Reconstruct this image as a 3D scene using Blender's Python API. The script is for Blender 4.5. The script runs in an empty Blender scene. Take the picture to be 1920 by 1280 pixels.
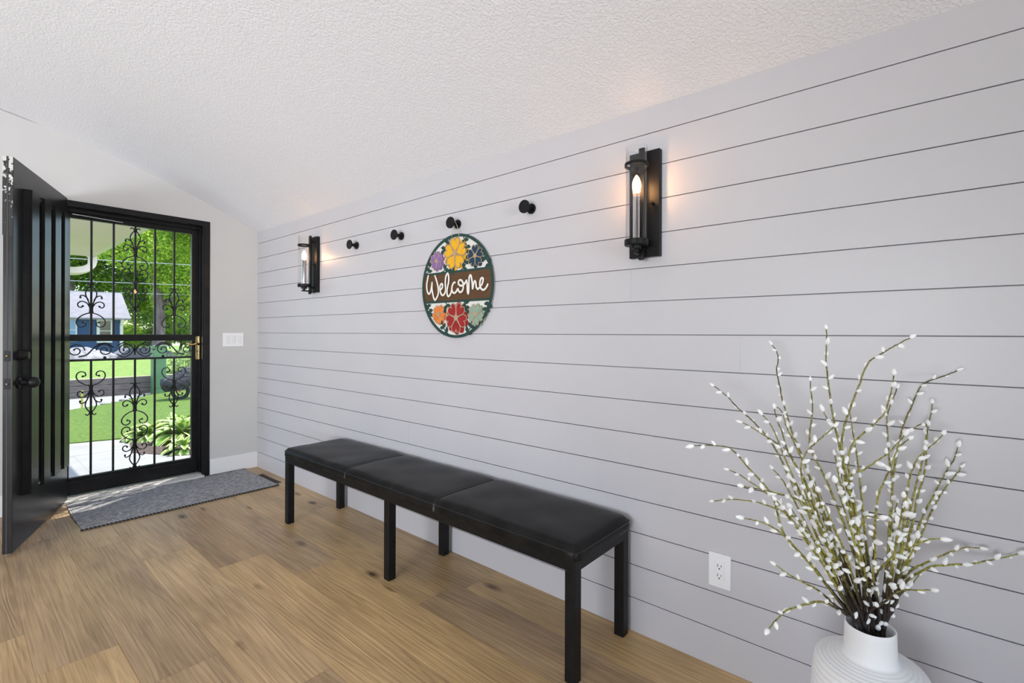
import bpy, bmesh, math, random
from mathutils import Vector, Matrix
random.seed(11)
C = bpy.context.scene.collection
SC = bpy.context.scene
PI = math.pi
# ------------------------------------------------------------------ camera
F, YAW, ROLL, CYP = 906.57, 0.86260, 0.00316, 624.47
CAM = Vector((-1.8138, -4.5684, 1.2056))
DX = Vector((math.cos(YAW), -math.sin(YAW), 0)); DY = Vector((math.sin(YAW), math.cos(YAW), 0)); DZ = Vector((0, 0, 1))
cx = DX*math.cos(ROLL) + DZ*math.sin(ROLL); cy = -DX*math.sin(ROLL) + DZ*math.cos(ROLL); cz = -DY
cam_d = bpy.data.cameras.new('camera'); cam = bpy.data.objects.new('camera', cam_d); C.objects.link(cam)
M4 = Matrix.Identity(4)
for i in range(3):
    M4[i][0], M4[i][1], M4[i][2], M4[i][3] = cx[i], cy[i], cz[i], CAM[i]
cam.matrix_world = M4
cam_d.sensor_width = 36; cam_d.lens = F/1920*36; cam_d.shift_y = -(640-CYP)/1920; cam_d.clip_start = .02; cam_d.clip_end = 300
SC.camera = cam
# ------------------------------------------------------------------ world, sun, added fill lamps, exposure
w = bpy.data.worlds.new('world'); SC.world = w; w.use_nodes = True
wn = w.node_tree.nodes; wl = w.node_tree.links
sky = wn.new('ShaderNodeTexSky'); sky.sky_type = 'NISHITA'; sky.sun_disc = False
sky.sun_elevation = math.radians(60); sky.sun_rotation = math.radians(120)
wl.new(sky.outputs[0], wn['Background'].inputs[0]); wn['Background'].inputs[1].default_value = 0.5
sd = bpy.data.lights.new('sun', 'SUN'); sd.energy = 6.2; sd.angle = math.radians(.6); sd.color = (1, .96, .88)
so = bpy.data.objects.new('sun', sd); C.objects.link(so)
SUN_DIR = Vector((-.34, -.21, -1)).normalized()
so.rotation_euler = SUN_DIR.to_track_quat('-Z', 'Y').to_euler(); so.location = (8, 6, 14)
def area(name, loc, to, sx, sy, power, col=(1, 1, 1), spread=180):
    l = bpy.data.lights.new(name, 'AREA'); l.shape = 'RECTANGLE'; l.size = sx; l.size_y = sy; l.energy = power; l.color = col; l.spread = math.radians(spread)
    o = bpy.data.objects.new(name, l); C.objects.link(o); o.location = loc
    o.rotation_euler = (Vector(to)-Vector(loc)).to_track_quat('-Z', 'Y').to_euler(); return o
area('added_key_light', (-5.92, -3.9, 1.4), (0, -.2, 1.0), 2.8, 1.7, 26, (.965, .97, 1), 90)  # added key lamp at an unseen window, aimed toward the far corner
# up-lights added at the unseen windows to brighten the ceiling
area('added_ceiling_uplight', (-5.9, -3.9, .9), (-1.0, -.8, 2.7), 2.8, .9, 78, (.91, .935, 1), 120)
area('added_ceiling_uplight_back', (-3.35, -8.88, 1.0), (-1.0, -.6, 2.9), 2.9, 1.0, 27, (.91, .935, 1), 60)
SC.view_settings.view_transform = 'Standard'; SC.view_settings.look = 'None'
SC.view_settings.exposure = 0.0; SC.view_settings.gamma = 1; SC.view_settings.use_curve_mapping = False

# ------------------------------------------------------------------ helpers
def ray(px, py):
    a = px-960; b = py-CYP; cr, sr = math.cos(ROLL), math.sin(ROLL)
    u = a*cr+b*sr; v = -a*sr+b*cr
    return DX*(u/F) + DY - DZ*(v/F)
def at(px, py, ax, val):
    d = ray(px, py); i = 'XYZ'.index(ax); return CAM + d*((val-CAM[i])/d[i])
def atd(px, py, t): return CAM + ray(px, py)*t
def tag(o, label=None, cat=None, group=None, kind=None):
    for k, v in (('label', label), ('category', cat), ('group', group), ('kind', kind)):
        if v: o[k] = v
    return o
def empty(name, loc=(0, 0, 0), rz=0, label=None, cat=None, group=None):
    o = bpy.data.objects.new(name, None); C.objects.link(o); o.location = loc; o.rotation_euler = (0, 0, rz)
    o.empty_display_size = .1; return tag(o, label, cat, group)
def obj(name, bm, m, parent=None, smooth=False, sharp=35):
    bm.normal_update()
    bmesh.ops.recalc_face_normals(bm, faces=bm.faces)
    me = bpy.data.meshes.new(name); bm.to_mesh(me); bm.free()
    for mm in (m if isinstance(m, (list, tuple)) else [m]): me.materials.append(mm)
    if smooth:
        for p in me.polygons: p.use_smooth = True
        try: me.set_sharp_from_angle(angle=math.radians(sharp))
        except Exception: pass
    o = bpy.data.objects.new(name, me); C.objects.link(o)
    if parent: o.parent = parent
    return o
def struct(name, bm, m, **k): return tag(obj(name, bm, m, **k), kind='structure')
def B(): return bmesh.new()
def box(bm, lo, hi, mi=0, bev=0, seg=2, M=None):
    lo = Vector(lo); hi = Vector(hi); c = (lo+hi)/2; s = hi-lo
    r = bmesh.ops.create_cube(bm, size=1, matrix=Matrix.Translation(c) @ Matrix.Diagonal((*s, 1)))
    vs = r['verts']
    fs = set(f for v in vs for f in v.link_faces)
    for f in fs: f.material_index = mi
    if bev > 0:
        es = list(set(e for v in vs for e in v.link_edges))
        rr = bmesh.ops.bevel(bm, geom=es, offset=bev, segments=seg, profile=.5, affect='EDGES')
        vs = list(set(v for f in rr['faces'] for v in f.verts) | set(v for v in vs if v.is_valid))
        for f in rr['faces']: f.material_index = mi
    if M: bmesh.ops.transform(bm, matrix=M, verts=[v for v in vs if v.is_valid])
    return bm
def frame_of(t):
    t = t.normalized(); a = Vector((0, 0, 1)) if abs(t.z) < .9 else Vector((1, 0, 0))
    n = t.cross(a).normalized(); return n, t.cross(n).normalized()
def tube(bm, pts, r, n=8, mi=0, flat=None, cap=True):
    """pts list, r float or list; flat=(axis vector, factor) squashes the section along an axis"""
    pts = [Vector(p) for p in pts]
    rs = r if isinstance(r, (list, tuple)) else [r]*len(pts)
    rings = []; pn = None
    for i, p in enumerate(pts):
        t = pts[min(i+1, len(pts)-1)] - pts[max(i-1, 0)]
        if t.length < 1e-9: t = Vector((0, 0, 1))
        t.normalize()
        if flat: b = Vector(flat[0]); a = t.cross(b).normalized()
        else:
            if pn is None: a, b = frame_of(t)
            else:
                a = (pn - t*pn.dot(t)).normalized(); b = t.cross(a)
            pn = a
        f = flat[1] if flat else 1
        rings.append([bm.verts.new(p + a*math.cos(2*PI*k/n+PI/n)*rs[i] + b*math.sin(2*PI*k/n+PI/n)*rs[i]*f) for k in range(n)])
    for i in range(len(rings)-1):
        for k in range(n):
            fc = bm.faces.new((rings[i][k], rings[i][(k+1) % n], rings[i+1][(k+1) % n], rings[i+1][k])); fc.material_index = mi
    if cap:
        for rg in (rings[0][::-1], rings[-1]):
            fc = bm.faces.new(rg); fc.material_index = mi
    return bm
def cr(pts, n=5):
    P = [Vector(p) for p in pts]; P = [P[0]*2-P[1]] + P + [P[-1]*2-P[-2]]; out = []
    for i in range(1, len(P)-2):
        for k in range(n):
            t = k/n; a, b, c, d = P[i-1:i+3]
            out.append(.5*((2*b)+(c-a)*t+(2*a-5*b+4*c-d)*t*t+(3*b-a-3*c+d)*t**3))
    out.append(P[-2]); return out
def lathe(bm, prof, n=32, M=None, mi=0):
    rings = []
    for r, z in prof:
        if r < 1e-6: rings.append([bm.verts.new((0, 0, z))])
        else: rings.append([bm.verts.new((r*math.cos(2*PI*k/n), r*math.sin(2*PI*k/n), z)) for k in range(n)])
    vs = [v for g in rings for v in g]
    for a, b in zip(rings, rings[1:]):
        for k in range(n):
            l = [a[k % len(a)], a[(k+1) % len(a)], b[(k+1) % len(b)], b[k % len(b)]]
            u = []
            for v in l:
                if v not in u: u.append(v)
            if len(u) > 2:
                f = bm.faces.new(u); f.material_index = mi
    if M: bmesh.ops.transform(bm, matrix=M, verts=vs)
    return bm
def ball(bm, c, r, seg=10, s=(1, 1, 1), mi=0):
    q = bmesh.ops.create_uvsphere(bm, u_segments=seg, v_segments=max(5, seg//2+1), radius=r, matrix=Matrix.Translation(c) @ Matrix.Diagonal((*s, 1)))
    for v in q['verts']:
        for f in v.link_faces: f.material_index = mi
def prism(bm, poly, M, h, mi=0):
    """2D poly (x,y) extruded by h along z, mapped by M"""
    a = [bm.verts.new(M @ Vector((x, y, 0))) for x, y in poly]; b = [bm.verts.new(M @ Vector((x, y, h))) for x, y in poly]
    n = len(poly)
    fs = [bm.faces.new(a[::-1]), bm.faces.new(b)] + [bm.faces.new((a[i], a[(i+1) % n], b[(i+1) % n], b[i])) for i in range(n)]
    for f in fs: f.material_index = mi
ROTX = Matrix.Rotation(PI/2, 4, 'X')

# ------------------------------------------------------------------ materials
def mat(name, col, rough=.5, metal=0, spec=.5, coat=0, emit=None, es=0, trans=0):
    m = bpy.data.materials.new(name); m.use_nodes = True; p = m.node_tree.nodes['Principled BSDF']
    p.inputs['Base Color'].default_value = (*col, 1); p.inputs['Roughness'].default_value = rough
    p.inputs['Metallic'].default_value = metal; p.inputs['Specular IOR Level'].default_value = spec
    p.inputs['Coat Weight'].default_value = coat
    if emit: p.inputs['Emission Color'].default_value = (*emit, 1); p.inputs['Emission Strength'].default_value = es
    return m
class N:
    def __init__(s, m): s.m = m; s.t = m.node_tree; s.p = s.t.nodes['Principled BSDF']
    def n(s, typ, **k):
        o = s.t.nodes.new('ShaderNode'+typ)
        for a, v in k.items():
            if a.startswith('i_'): o.inputs[a[2:].replace('_', ' ')].default_value = v
            elif a.startswith('x') and a[1:].isdigit(): o.inputs[int(a[1:])].default_value = v
            else: setattr(o, a, v)
        return o
    def l(s, a, b): s.t.links.new(a, b)
    def ramp(s, fac, stops):
        r = s.n('ValToRGB'); e = r.color_ramp.elements
        while len(e) < len(stops): e.new(.5)
        for q, (p, c) in zip(e, stops): q.position = p; q.color = (*c, 1) if len(c) == 3 else c
        s.l(fac, r.inputs[0]); return r
    def bump(s, h, strength=.2, dist=.01):
        b = s.n('Bump'); b.inputs['Strength'].default_value = strength; b.inputs['Distance'].default_value = dist
        s.l(h, b.inputs['Height']); s.l(b.outputs[0], s.p.inputs['Normal']); return b
    def coords(s, scale=(1, 1, 1), out='Object'):
        c = s.n('TexCoord'); mp = s.n('Mapping'); mp.inputs['Scale'].default_value = scale
        s.l(c.outputs[out], mp.inputs[0]); return mp.outputs[0]
    def noise(s, vec, scale, detail=3, rough=.5, dist=0):
        o = s.n('TexNoise', i_Scale=scale, i_Detail=detail, i_Roughness=rough, i_Distortion=dist)
        if vec: s.l(vec, o.inputs['Vector'])
        return o
def noisy(name, c1, c2, scale=5, rough=.6, bump=0, bscale=None, bd=.005, stretch=(1, 1, 1), **k):
    m = mat(name, c1, rough, **k); q = N(m); v = q.coords(stretch)
    n = q.noise(v, scale, 4); r = q.ramp(n.outputs[0], [(.35, c1), (.65, c2)]); q.l(r.outputs[0], q.p.inputs['Base Color'])
    if bump: q.bump(q.noise(v, bscale or scale*4, 4).outputs[0], bump, bd)
    return m
def glass_mat(name, tint=(1, 1, 1), refl=1.0, ior=1.45):
    m = bpy.data.materials.new(name); m.use_nodes = True; t = m.node_tree; t.nodes.remove(t.nodes['Principled BSDF'])
    tr = t.nodes.new('ShaderNodeBsdfTransparent'); tr.inputs[0].default_value = (*tint, 1)
    gl = t.nodes.new('ShaderNodeBsdfGlossy'); gl.inputs['Roughness'].default_value = .01
    fr = t.nodes.new('ShaderNodeMath'); fr.operation = 'MULTIPLY_ADD'; lw = t.nodes.new('ShaderNodeLayerWeight'); lw.inputs[0].default_value = .5
    pw = t.nodes.new('ShaderNodeMath'); pw.operation = 'POWER'; pw.inputs[1].default_value = 4; t.links.new(lw.outputs['Facing'], pw.inputs[0]); t.links.new(pw.outputs[0], fr.inputs[0]); fr.inputs[1].default_value = .7; fr.inputs[2].default_value = .02
    ml = t.nodes.new('ShaderNodeMath'); ml.operation = 'MULTIPLY'; ml.inputs[1].default_value = refl
    mx = t.nodes.new('ShaderNodeMixShader'); t.links.new(fr.outputs[0], ml.inputs[0]); t.links.new(ml.outputs[0], mx.inputs[0])
    t.links.new(tr.outputs[0], mx.inputs[1]); t.links.new(gl.outputs[0], mx.inputs[2])
    t.links.new(mx.outputs[0], t.nodes['Material Output'].inputs[0]); return m
m_ship = noisy('shiplap_paint', (.56, .549, .575), (.575, .564, .588), 3, .38, .03, 60, .001)
m_groove = mat('groove', (.30, .30, .31), .8)
m_seam = mat('butt_seam', (.55, .55, .57), .6)
m_wall = noisy('wall_paint', (.575, .57, .555), (.59, .585, .57), 3, .55, .08, 250, .001)
m_trim = mat('trim_white', (.80, .80, .80), .35)
m_plate = mat('plate_white', (.86, .86, .87), .3)
m_slot = mat('slot_dark', (.03, .03, .03), .6)
# ceiling: knock-down texture
m_ceil = mat('ceiling_paint', (.88, .89, .925), .7); q = N(m_ceil); v = q.coords()
a = q.noise(v, 95, 2, .55, .4); b = q.noise(v, 210, 2)
r = q.ramp(a.outputs[0], [(.42, (0, 0, 0)), (.58, (1, 1, 1))]); mx = q.n('Math', operation='MULTIPLY_ADD'); q.l(b.outputs[0], mx.inputs[0]); mx.inputs[1].default_value = .35; q.l(r.outputs[0], mx.inputs[2])
q.bump(mx.outputs[0], .40, .003)
# floor
m_floor = mat('oak_planks', (.4, .27, .15), .36, spec=.45); q = N(m_floor)
at_ = q.n('Attribute', attribute_name='pid'); co = q.n('TexCoord')
off = q.n('VectorMath', operation='SCALE'); off.inputs['Scale'].default_value = 37.0
cmb = q.n('CombineXYZ'); q.l(at_.outputs['Fac'], cmb.inputs[0]); q.l(at_.outputs['Fac'], cmb.inputs[1]); q.l(at_.outputs['Fac'], cmb.inputs[2]); q.l(cmb.outputs[0], off.inputs[0])
add = q.n('VectorMath', operation='ADD'); q.l(co.outputs['Object'], add.inputs[0]); q.l(off.outputs[0], add.inputs[1])
mp = q.n('Mapping'); mp.inputs['Scale'].default_value = (7.5, .42, 1); q.l(add.outputs[0], mp.inputs[0])
nA = q.noise(mp.outputs[0], 1.3, 3, .45, .25)                       # broad cathedral field
wv = q.n('Math', operation='MULTIPLY'); wv.inputs[1].default_value = 26; q.l(nA.outputs[0], wv.inputs[0])
sn = q.n('Math', operation='SINE'); mul = q.n('Math', operation='MULTIPLY'); mul.inputs[1].default_value = 3.14; q.l(wv.outputs[0], mul.inputs[0]); q.l(mul.outputs[0], sn.inputs[0])
mp2 = q.n('Mapping'); mp2.inputs['Scale'].default_value = (150, 2.6, 1); q.l(add.outputs[0], mp2.inputs[0])
nB = q.noise(mp2.outputs[0], 1.0, 4, .6)                           # fine fibres
mp3 = q.n('Mapping'); mp3.inputs['Scale'].default_value = (5, 1.3, 1); q.l(add.outputs[0], mp3.inputs[0])
nC = q.noise(mp3.outputs[0], 1.2, 3, .6, .3)
base = q.ramp(at_.outputs['Fac'], [(0, (.47, .32, .175)), (.3, (.56, .395, .225)), (.6, (.60, .42, .23)), (1, (.66, .45, .21))])
def mixc(f, a, b, t='MIX', fac=None):
    m = q.n('MixRGB', blend_type=t)
    if f is None: m.inputs[0].default_value = fac
    else: q.l(f, m.inputs[0])
    for i, x in ((1, a), (2, b)):
        if isinstance(x, tuple): m.inputs[i].default_value = (*x, 1)
        else: q.l(x, m.inputs[i])
    return m.outputs[0]
g1 = q.ramp(nC.outputs[0], [(.3, (.62, .59, .56)), (.65, (1.14, 1.12, 1.10))]); c = mixc(None, base.outputs[0], g1.outputs[0], 'MULTIPLY', .7)
g2 = q.ramp(nB.outputs[0], [(.3, (.72, .69, .66)), (.62, (1.10, 1.10, 1.10))]); c = mixc(None, c, g2.outputs[0], 'MULTIPLY', .85)
g3 = q.ramp(sn.outputs[0], [(.0, (.80, .77, .73)), (.35, (1, 1, 1))]); c = mixc(None, c, g3.outputs[0], 'MULTIPLY', .45)
vo = q.n('TexVoronoi', i_Scale=1.0, i_Randomness=1.0); mp4 = q.n('Mapping'); mp4.inputs['Scale'].default_value = (6.0, 2.3, 1); q.l(add.outputs[0], mp4.inputs[0]); q.l(mp4.outputs[0], vo.inputs['Vector'])
nk = q.noise(mp4.outputs[0], 7, 3); kd = q.n('Math', operation='MULTIPLY_ADD'); q.l(nk.outputs[0], kd.inputs[0]); kd.inputs[1].default_value = .10; q.l(vo.outputs['Distance'], kd.inputs[2])
kn = q.ramp(kd.outputs[0], [(.098, (.12, .09, .07)), (.125, (.44, .37, .31)), (.22, (1, 1, 1))]); c = mixc(None, c, kn.outputs[0], 'MULTIPLY', 1)
q.l(c, q.p.inputs['Base Color'])
bh = q.n('Math', operation='MULTIPLY_ADD'); q.l(sn.outputs[0], bh.inputs[0]); bh.inputs[1].default_value = .5; q.l(nB.outputs[0], bh.inputs[2])
q.bump(bh.outputs[0], .34, .002)
rr = q.ramp(nB.outputs[0], [(.3, (.44,)*3), (.7, (.33,)*3)]); q.l(rr.outputs[0], q.p.inputs['Roughness'])
m_gap = mat('floor_gap', (.12, .075, .04), .8)
m_bdoor = noisy('black_gloss_paint', (.011, .011, .012), (.016, .016, .017), 12, .30, .05, 30, .002, spec=.18)
m_bdoor2 = noisy('black_gloss_slab', (.012, .012, .013), (.017, .017, .018), 12, .30, .05, 30, .002, spec=.30, coat=.05)
m_chip = mat('chipped_white', (.6, .6, .56), .7); q = N(m_chip); ge = q.n('NewGeometry'); sx = q.n('SeparateXYZ'); q.l(ge.outputs['Position'], sx.inputs[0])
nn = q.noise(ge.outputs['Position'], 45, 5, .65); ma = q.n('Math', operation='MULTIPLY_ADD'); q.l(sx.outputs[2], ma.inputs[0]); ma.inputs[1].default_value = .62; q.l(nn.outputs[0], ma.inputs[2])
r = q.ramp(ma.outputs[0], [(0, (.02, .02, .02)), (.5, (.02, .02, .02)), (.502, (.55, .55, .52))]); mb = q.n('Math', operation='ADD'); mb.inputs[1].default_value = -1.27; q.l(ma.outputs[0], mb.inputs[0]); q.l(mb.outputs[0], r.inputs[0]); q.l(r.outputs[0], q.p.inputs['Base Color'])
m_bmetal = mat('matte_black_metal', (.009, .009, .0095), .42, spec=.2)
m_iron = mat('wrought_iron', (.008, .008, .009), .45, spec=.25)
m_bsteel = noisy('black_steel', (.007, .007, .0075), (.010, .010, .0105), 20, .4, spec=.2)
m_leather = noisy('black_leather', (.007, .007, .0072), (.014, .0135, .013), 6, .36, .30, 170, .0012, stretch=(1, 2.2, 1), spec=.13)
m_welt = mat('leather_welt', (.012, .012, .012), .35)
m_brass = noisy('brass', (.78, .58, .22), (.85, .66, .30), 30, .22, metal=1)
m_chrome = mat('chrome_sleeve', (.75, .75, .77), .12, metal=1)
m_steel = mat('steel', (.6, .6, .6), .3, metal=1)
m_bulb = mat('bulb_glow', (1, .9, .75), .3, emit=(1, .50, .20), es=66)
m_glass = glass_mat('clear_glass', (.985, .99, .985), .5)
m_gcyl = glass_mat('cylinder_glass', (.985, .985, .985), 1.0, 1.4)
m_thresh = noisy('threshold_metal', (.62, .60, .57), (.7, .68, .64), 20, .45, metal=.3)
m_vent = mat('vent_brown', (.045, .028, .018), .5)
m_rugedge = mat('rug_edge', (.02, .02, .022), .9)
m_stitch = mat('rug_stitch', (.62, .62, .60), .9)
m_rug = mat('woven_rug', (.3, .3, .3), .92, spec=.2); q = N(m_rug); v = q.coords((1, 1, 1))
br = q.n('TexBrick', offset=.5); q.l(v, br.inputs['Vector'])
for k_, val in (('Scale', 1.0), ('Mortar Size', .0015), ('Mortar Smooth', .3), ('Bias', -.1), ('Brick Width', .022), ('Row Height', .011)): br.inputs[k_].default_value = val
br.inputs['Color1'].default_value = (.70, .69, .69, 1); br.inputs['Color2'].default_value = (.36, .355, .355, 1); br.inputs['Mortar'].default_value = (.018, .018, .02, 1)
nz = q.noise(v, 160, 3); mm = q.n('MixRGB', blend_type='MULTIPLY'); mm.inputs[0].default_value = .6; q.l(br.outputs['Color'], mm.inputs[1])
rz_ = q.ramp(nz.outputs[0], [(.35, (.45,)*3), (.65, (1.35,)*3)]); q.l(rz_.outputs[0], mm.inputs[2]); q.l(mm.outputs[0], q.p.inputs['Base Color'])
iv = q.n('Math', operation='SUBTRACT'); iv.inputs[0].default_value = 1; q.l(br.outputs['Fac'], iv.inputs[1]); q.bump(iv.outputs[0], .9, .004)
m_vase = noisy('matte_white_ceramic', (.88, .88, .88), (.90, .90, .90), 6, .55, .05, 120, .001)
m_catkin = mat('catkin_fluff', (.96, .96, .95), .9, spec=.1); N(m_catkin).p.inputs['Sheen Weight'].default_value = .4
q = N(m_catkin); q.bump(q.noise(q.coords((400, 400, 400)), 1, 2).outputs[0], .4, .0006)
m_stem = mat('willow_stem', (.25, .25, .06), .6); q = N(m_stem); ge = q.n('NewGeometry'); sx = q.n('SeparateXYZ'); q.l(ge.outputs['Position'], sx.inputs[0])
nn = q.noise(ge.outputs['Position'], 55, 3); mz = q.n('Math', operation='MULTIPLY_ADD'); q.l(nn.outputs[0], mz.inputs[0]); mz.inputs[1].default_value = .13
rx = q.n('VectorMath', operation='SUBTRACT'); q.l(ge.outputs['Position'], rx.inputs[0]); rx.inputs[1].default_value = (-.295, -4.467, 0)
ry = q.n('VectorMath', operation='MULTIPLY'); q.l(rx.outputs[0], ry.inputs[0]); ry.inputs[1].default_value = (1, 1, 0)
rl = q.n('VectorMath', operation='LENGTH'); q.l(ry.outputs[0], rl.inputs[0]); rm = q.n('Math', operation='MULTIPLY_ADD'); q.l(rl.outputs['Value'], rm.inputs[0]); rm.inputs[1].default_value = 1.0; q.l(sx.outputs[2], rm.inputs[2])
q.l(rm.outputs[0], mz.inputs[2]); mh = q.n('Math', operation='MULTIPLY'); mh.inputs[1].default_value = .6; q.l(mz.outputs[0], mh.inputs[0])
r = q.ramp(mh.outputs[0], [(.375, (.030, .022, .020)), (.43, (.11, .09, .03)), (.48, (.37, .35, .07)), (.68, (.29, .28, .08)), (.92, (.12, .10, .06))]); q.l(r.outputs[0], q.p.inputs['Base Color'])
q.bump(nn.outputs[0], .6, .002)
stk = q.noise(ge.outputs['Position'], 120, 2); sr = q.ramp(stk.outputs[0], [(.38, (.32, .26, .24)), (.58, (1.15, 1.15, 1.1))]); sm = q.n('MixRGB', blend_type='MULTIPLY'); sm.inputs[0].default_value = .8; q.l(r.outputs[0], sm.inputs[1]); q.l(sr.outputs[0], sm.inputs[2]); q.l(sm.outputs[0], q.p.inputs['Base Color'])
def fl(name, c, c2=None): return noisy(name, c, c2 or tuple(x*.8 for x in c), 40, .55)
m_green = fl('sign_green', (.014, .055, .045)); m_signw = mat('sign_white', (.74, .73, .69), .6)
m_brown = noisy('sign_brown_wood', (.085, .038, .012), (.115, .054, .018), 8, .5, .1, 60, .0005, stretch=(1, 1, 9))
m_tan = fl('sign_tan_wood', (.52, .36, .23)); m_script = mat('sign_lettering', (.82, .80, .75), .55)
m_yel = fl('sign_yellow', (.85, .47, .01), (.8, .40, .01)); m_red = fl('sign_red', (.36, .012, .014)); m_blue = fl('sign_blue', (.006, .045, .085))
m_pur = fl('sign_purple', (.27, .15, .42)); m_or = fl('sign_orange', (.85, .23, .03)); m_sage = fl('sign_sage', (.28, .42, .32))
m_pdark = mat('petal_dark', (.05, .03, .02), .7)
m_twine = mat('twine', (.55, .48, .36), .9)
# outdoors
m_conc = noisy('patio_concrete', (.30, .295, .28), (.36, .35, .335), 3, .85, .2, 60, .004)
m_drive = noisy('driveway', (.30, .29, .28), (.35, .34, .33), 2, .9, .1, 60, .004)
m_grass = noisy('lawn', (.10, .20, .016), (.19, .31, .035), 26, .85, .9, 60, .06)
m_grass2 = noisy('far_lawn', (.13, .24, .03), (.26, .36, .07), 9, .85, .6, 30, .08)
m_wood = noisy('weathered_timber', (.115, .092, .082), (.21, .175, .16), 6, .85, .4, 20, .01, stretch=(1, 1, 9))
m_tcap = mat('timber_cap', (.5, .44, .30), .8)
m_mulch = noisy('mulch', (.05, .036, .028), (.17, .12, .10), 45, .95, 1, 60, .03)
m_siding = mat('blue_siding', (.030, .075, .21), .6); q = N(m_siding); v = q.coords((0, 0, 1)); wv_ = q.n('TexWave', bands_direction='Z', wave_profile='SAW', i_Scale=2.2); q.l(v, wv_.inputs['Vector']); q.bump(wv_.outputs[0], .6, .03)
m_roof = noisy('grey_shingle', (.25, .24, .27), (.30, .29, .32), 3, .9, .3, 12, .03)
m_white = mat('white_trim_paint', (.75, .75, .73), .5)
m_winglass = mat('dark_window', (.03, .05, .05), .08, spec=.8)
m_winblue = mat('blue_window', (.10, .28, .55), .1, spec=.8)
m_soffit = noisy('soffit', (.86, .69, .70), (.89, .72, .73), 2, .6)
m_gut = mat('gutter', (.80, .72, .66), .45)
m_bark = noisy('bark', (.12, .095, .08), (.26, .21, .19), 6, .9, .8, 18, .05, stretch=(1, 1, .2))
def leaf(name, c1, c2, tr=.45):
    m = bpy.data.materials.new(name); m.use_nodes = True; q = N(m); t = q.t
    ge = q.n('NewGeometry'); r = q.ramp(ge.outputs['Random Per Island'], [(0, c1), (1, c2)])
    q.l(r.outputs[0], q.p.inputs['Base Color']); q.p.inputs['Roughness'].default_value = .5
    tl = q.n('BsdfTranslucent'); q.l(r.outputs[0], tl.inputs[0]); mx = q.n('MixShader'); mx.inputs[0].default_value = tr
    q.l(q.p.outputs[0], mx.inputs[1]); q.l(tl.outputs[0], mx.inputs[2]); q.l(mx.outputs[0], t.nodes['Material Output'].inputs[0]); return m
m_leafA = leaf('leaf_maple', (.06, .20, .010), (.38, .60, .035)); m_leafB = leaf('leaf_bright', (.10, .30, .012), (.62, .78, .06))
m_leafC = leaf('leaf_shrub', (.16, .26, .07), (.38, .50, .16))
m_hosta = mat('hosta_leaf', (.25, .4, .1), .45); q = N(m_hosta); ao = q.n('Attribute', attribute_name='edge')
r = q.ramp(ao.outputs['Fac'], [(.35, (.17, .36, .05)), (.7, (.66, .72, .28))]); q.l(r.outputs[0], q.p.inputs['Base Color'])
m_gpost = noisy('green_plastic', (.10, .22, .10), (.13, .26, .12), 4, .55)
m_tarp = noisy('black_tarp', (.012, .013, .016), (.03, .033, .04), 7, .6, .8, 12, .05)
m_carb = mat('navy_car_paint', (.02, .035, .08), .25, coat=1); m_carg = mat('car_glass', (.05, .07, .09), .08)
m_tyre = mat('tyre', (.02, .02, .02), .8); m_ypost = mat('yellow_stake', (.55, .50, .10), .6)
m_rock = noisy('grey_rock', (.20, .19, .19), (.36, .34, .34), 5, .9, .7, 14, .05)
m_wire = mat('wire', (.45, .47, .47), .6); m_redh = mat('red_handle', (.5, .12, .08), .5)

# ================================================================== SETTING
YB, XL = -9.0, -6.0
def zc(x):                                     # ceiling height (gently curved rise away from the shiplap wall)
    d = min(-x, 4.2) if x < 0 else 0
    if d < 1.75: return 2.107 + .47*d - .08*d*d
    z = 2.107 + .47*1.75 - .08*1.75**2 + .19*(d-1.75)
    return z - .19*max(0, -x-4.2)
# shiplap wall: real planks over a dark backing, 3.5 mm reveals
S, Z0 = .1333, 1.2013
bm = B(); edges = [0] + sorted(Z0-k*S for k in range(-6, 9)) + [2.12]
joints = {1.401: -3.653, 1.135: -4.072, .60: -2.2, 1.67: -6.1, .868: -5.9, .335: -6.3, 1.934: -5.4}
for i in range(len(edges)-1):
    lo = edges[i] + (.00175 if i else 0); hi = edges[i+1] - (.00175 if i < len(edges)-2 else 0)
    js = [y for z, y in joints.items() if lo < z < hi]
    ys = [YB] + sorted(js) + [0]
    for a, b in zip(ys, ys[1:]):
        box(bm, (0, a+(.0004 if a != YB else 0), lo), (.012, b-(.0004 if b else 0), hi), 0)
box(bm, (.0121, YB, 0), (.10, 0, 2.12), 1)
for z, y in joints.items(): box(bm, (.0008, y-.0006, z-.064), (.012, y+.0006, z+.064), 2)
wr = struct('wall_right', bm, [m_ship, m_groove, m_seam]); wr['label'] = 'white shiplap wall of long horizontal boards'
# door wall with opening
OX0, OX1, OZ = -1.355, -.381, 2.13
bm = B(); MW = Matrix.Translation((0, .14, 0)) @ ROTX
def strip(x0, x1, zlo):
    n = 8; xs = [x0+(x1-x0)*i/n for i in range(n+1)]
    prism(bm, [(x0, zlo), (x1, zlo)] + [(x, zc(x)) for x in xs[::-1]], MW, .14)
strip(OX1, 0, 0); strip(OX0, OX1, OZ); strip(XL, OX0, 0)
struct('wall_front', bm, m_wall)
# ceiling
bm = B(); xs = [0, -.25, -.5, -.75, -1, -1.25, -1.5, -1.75, -2, -3, -4.2, XL]
prism(bm, [(x, zc(x)) for x in xs] + [(x, zc(x)+.1) for x in xs[::-1]], Matrix.Translation((0, .14, 0)) @ ROTX, .14-YB)
struct('ceiling', bm, m_ceil, smooth=True, sharp=20)
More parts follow.
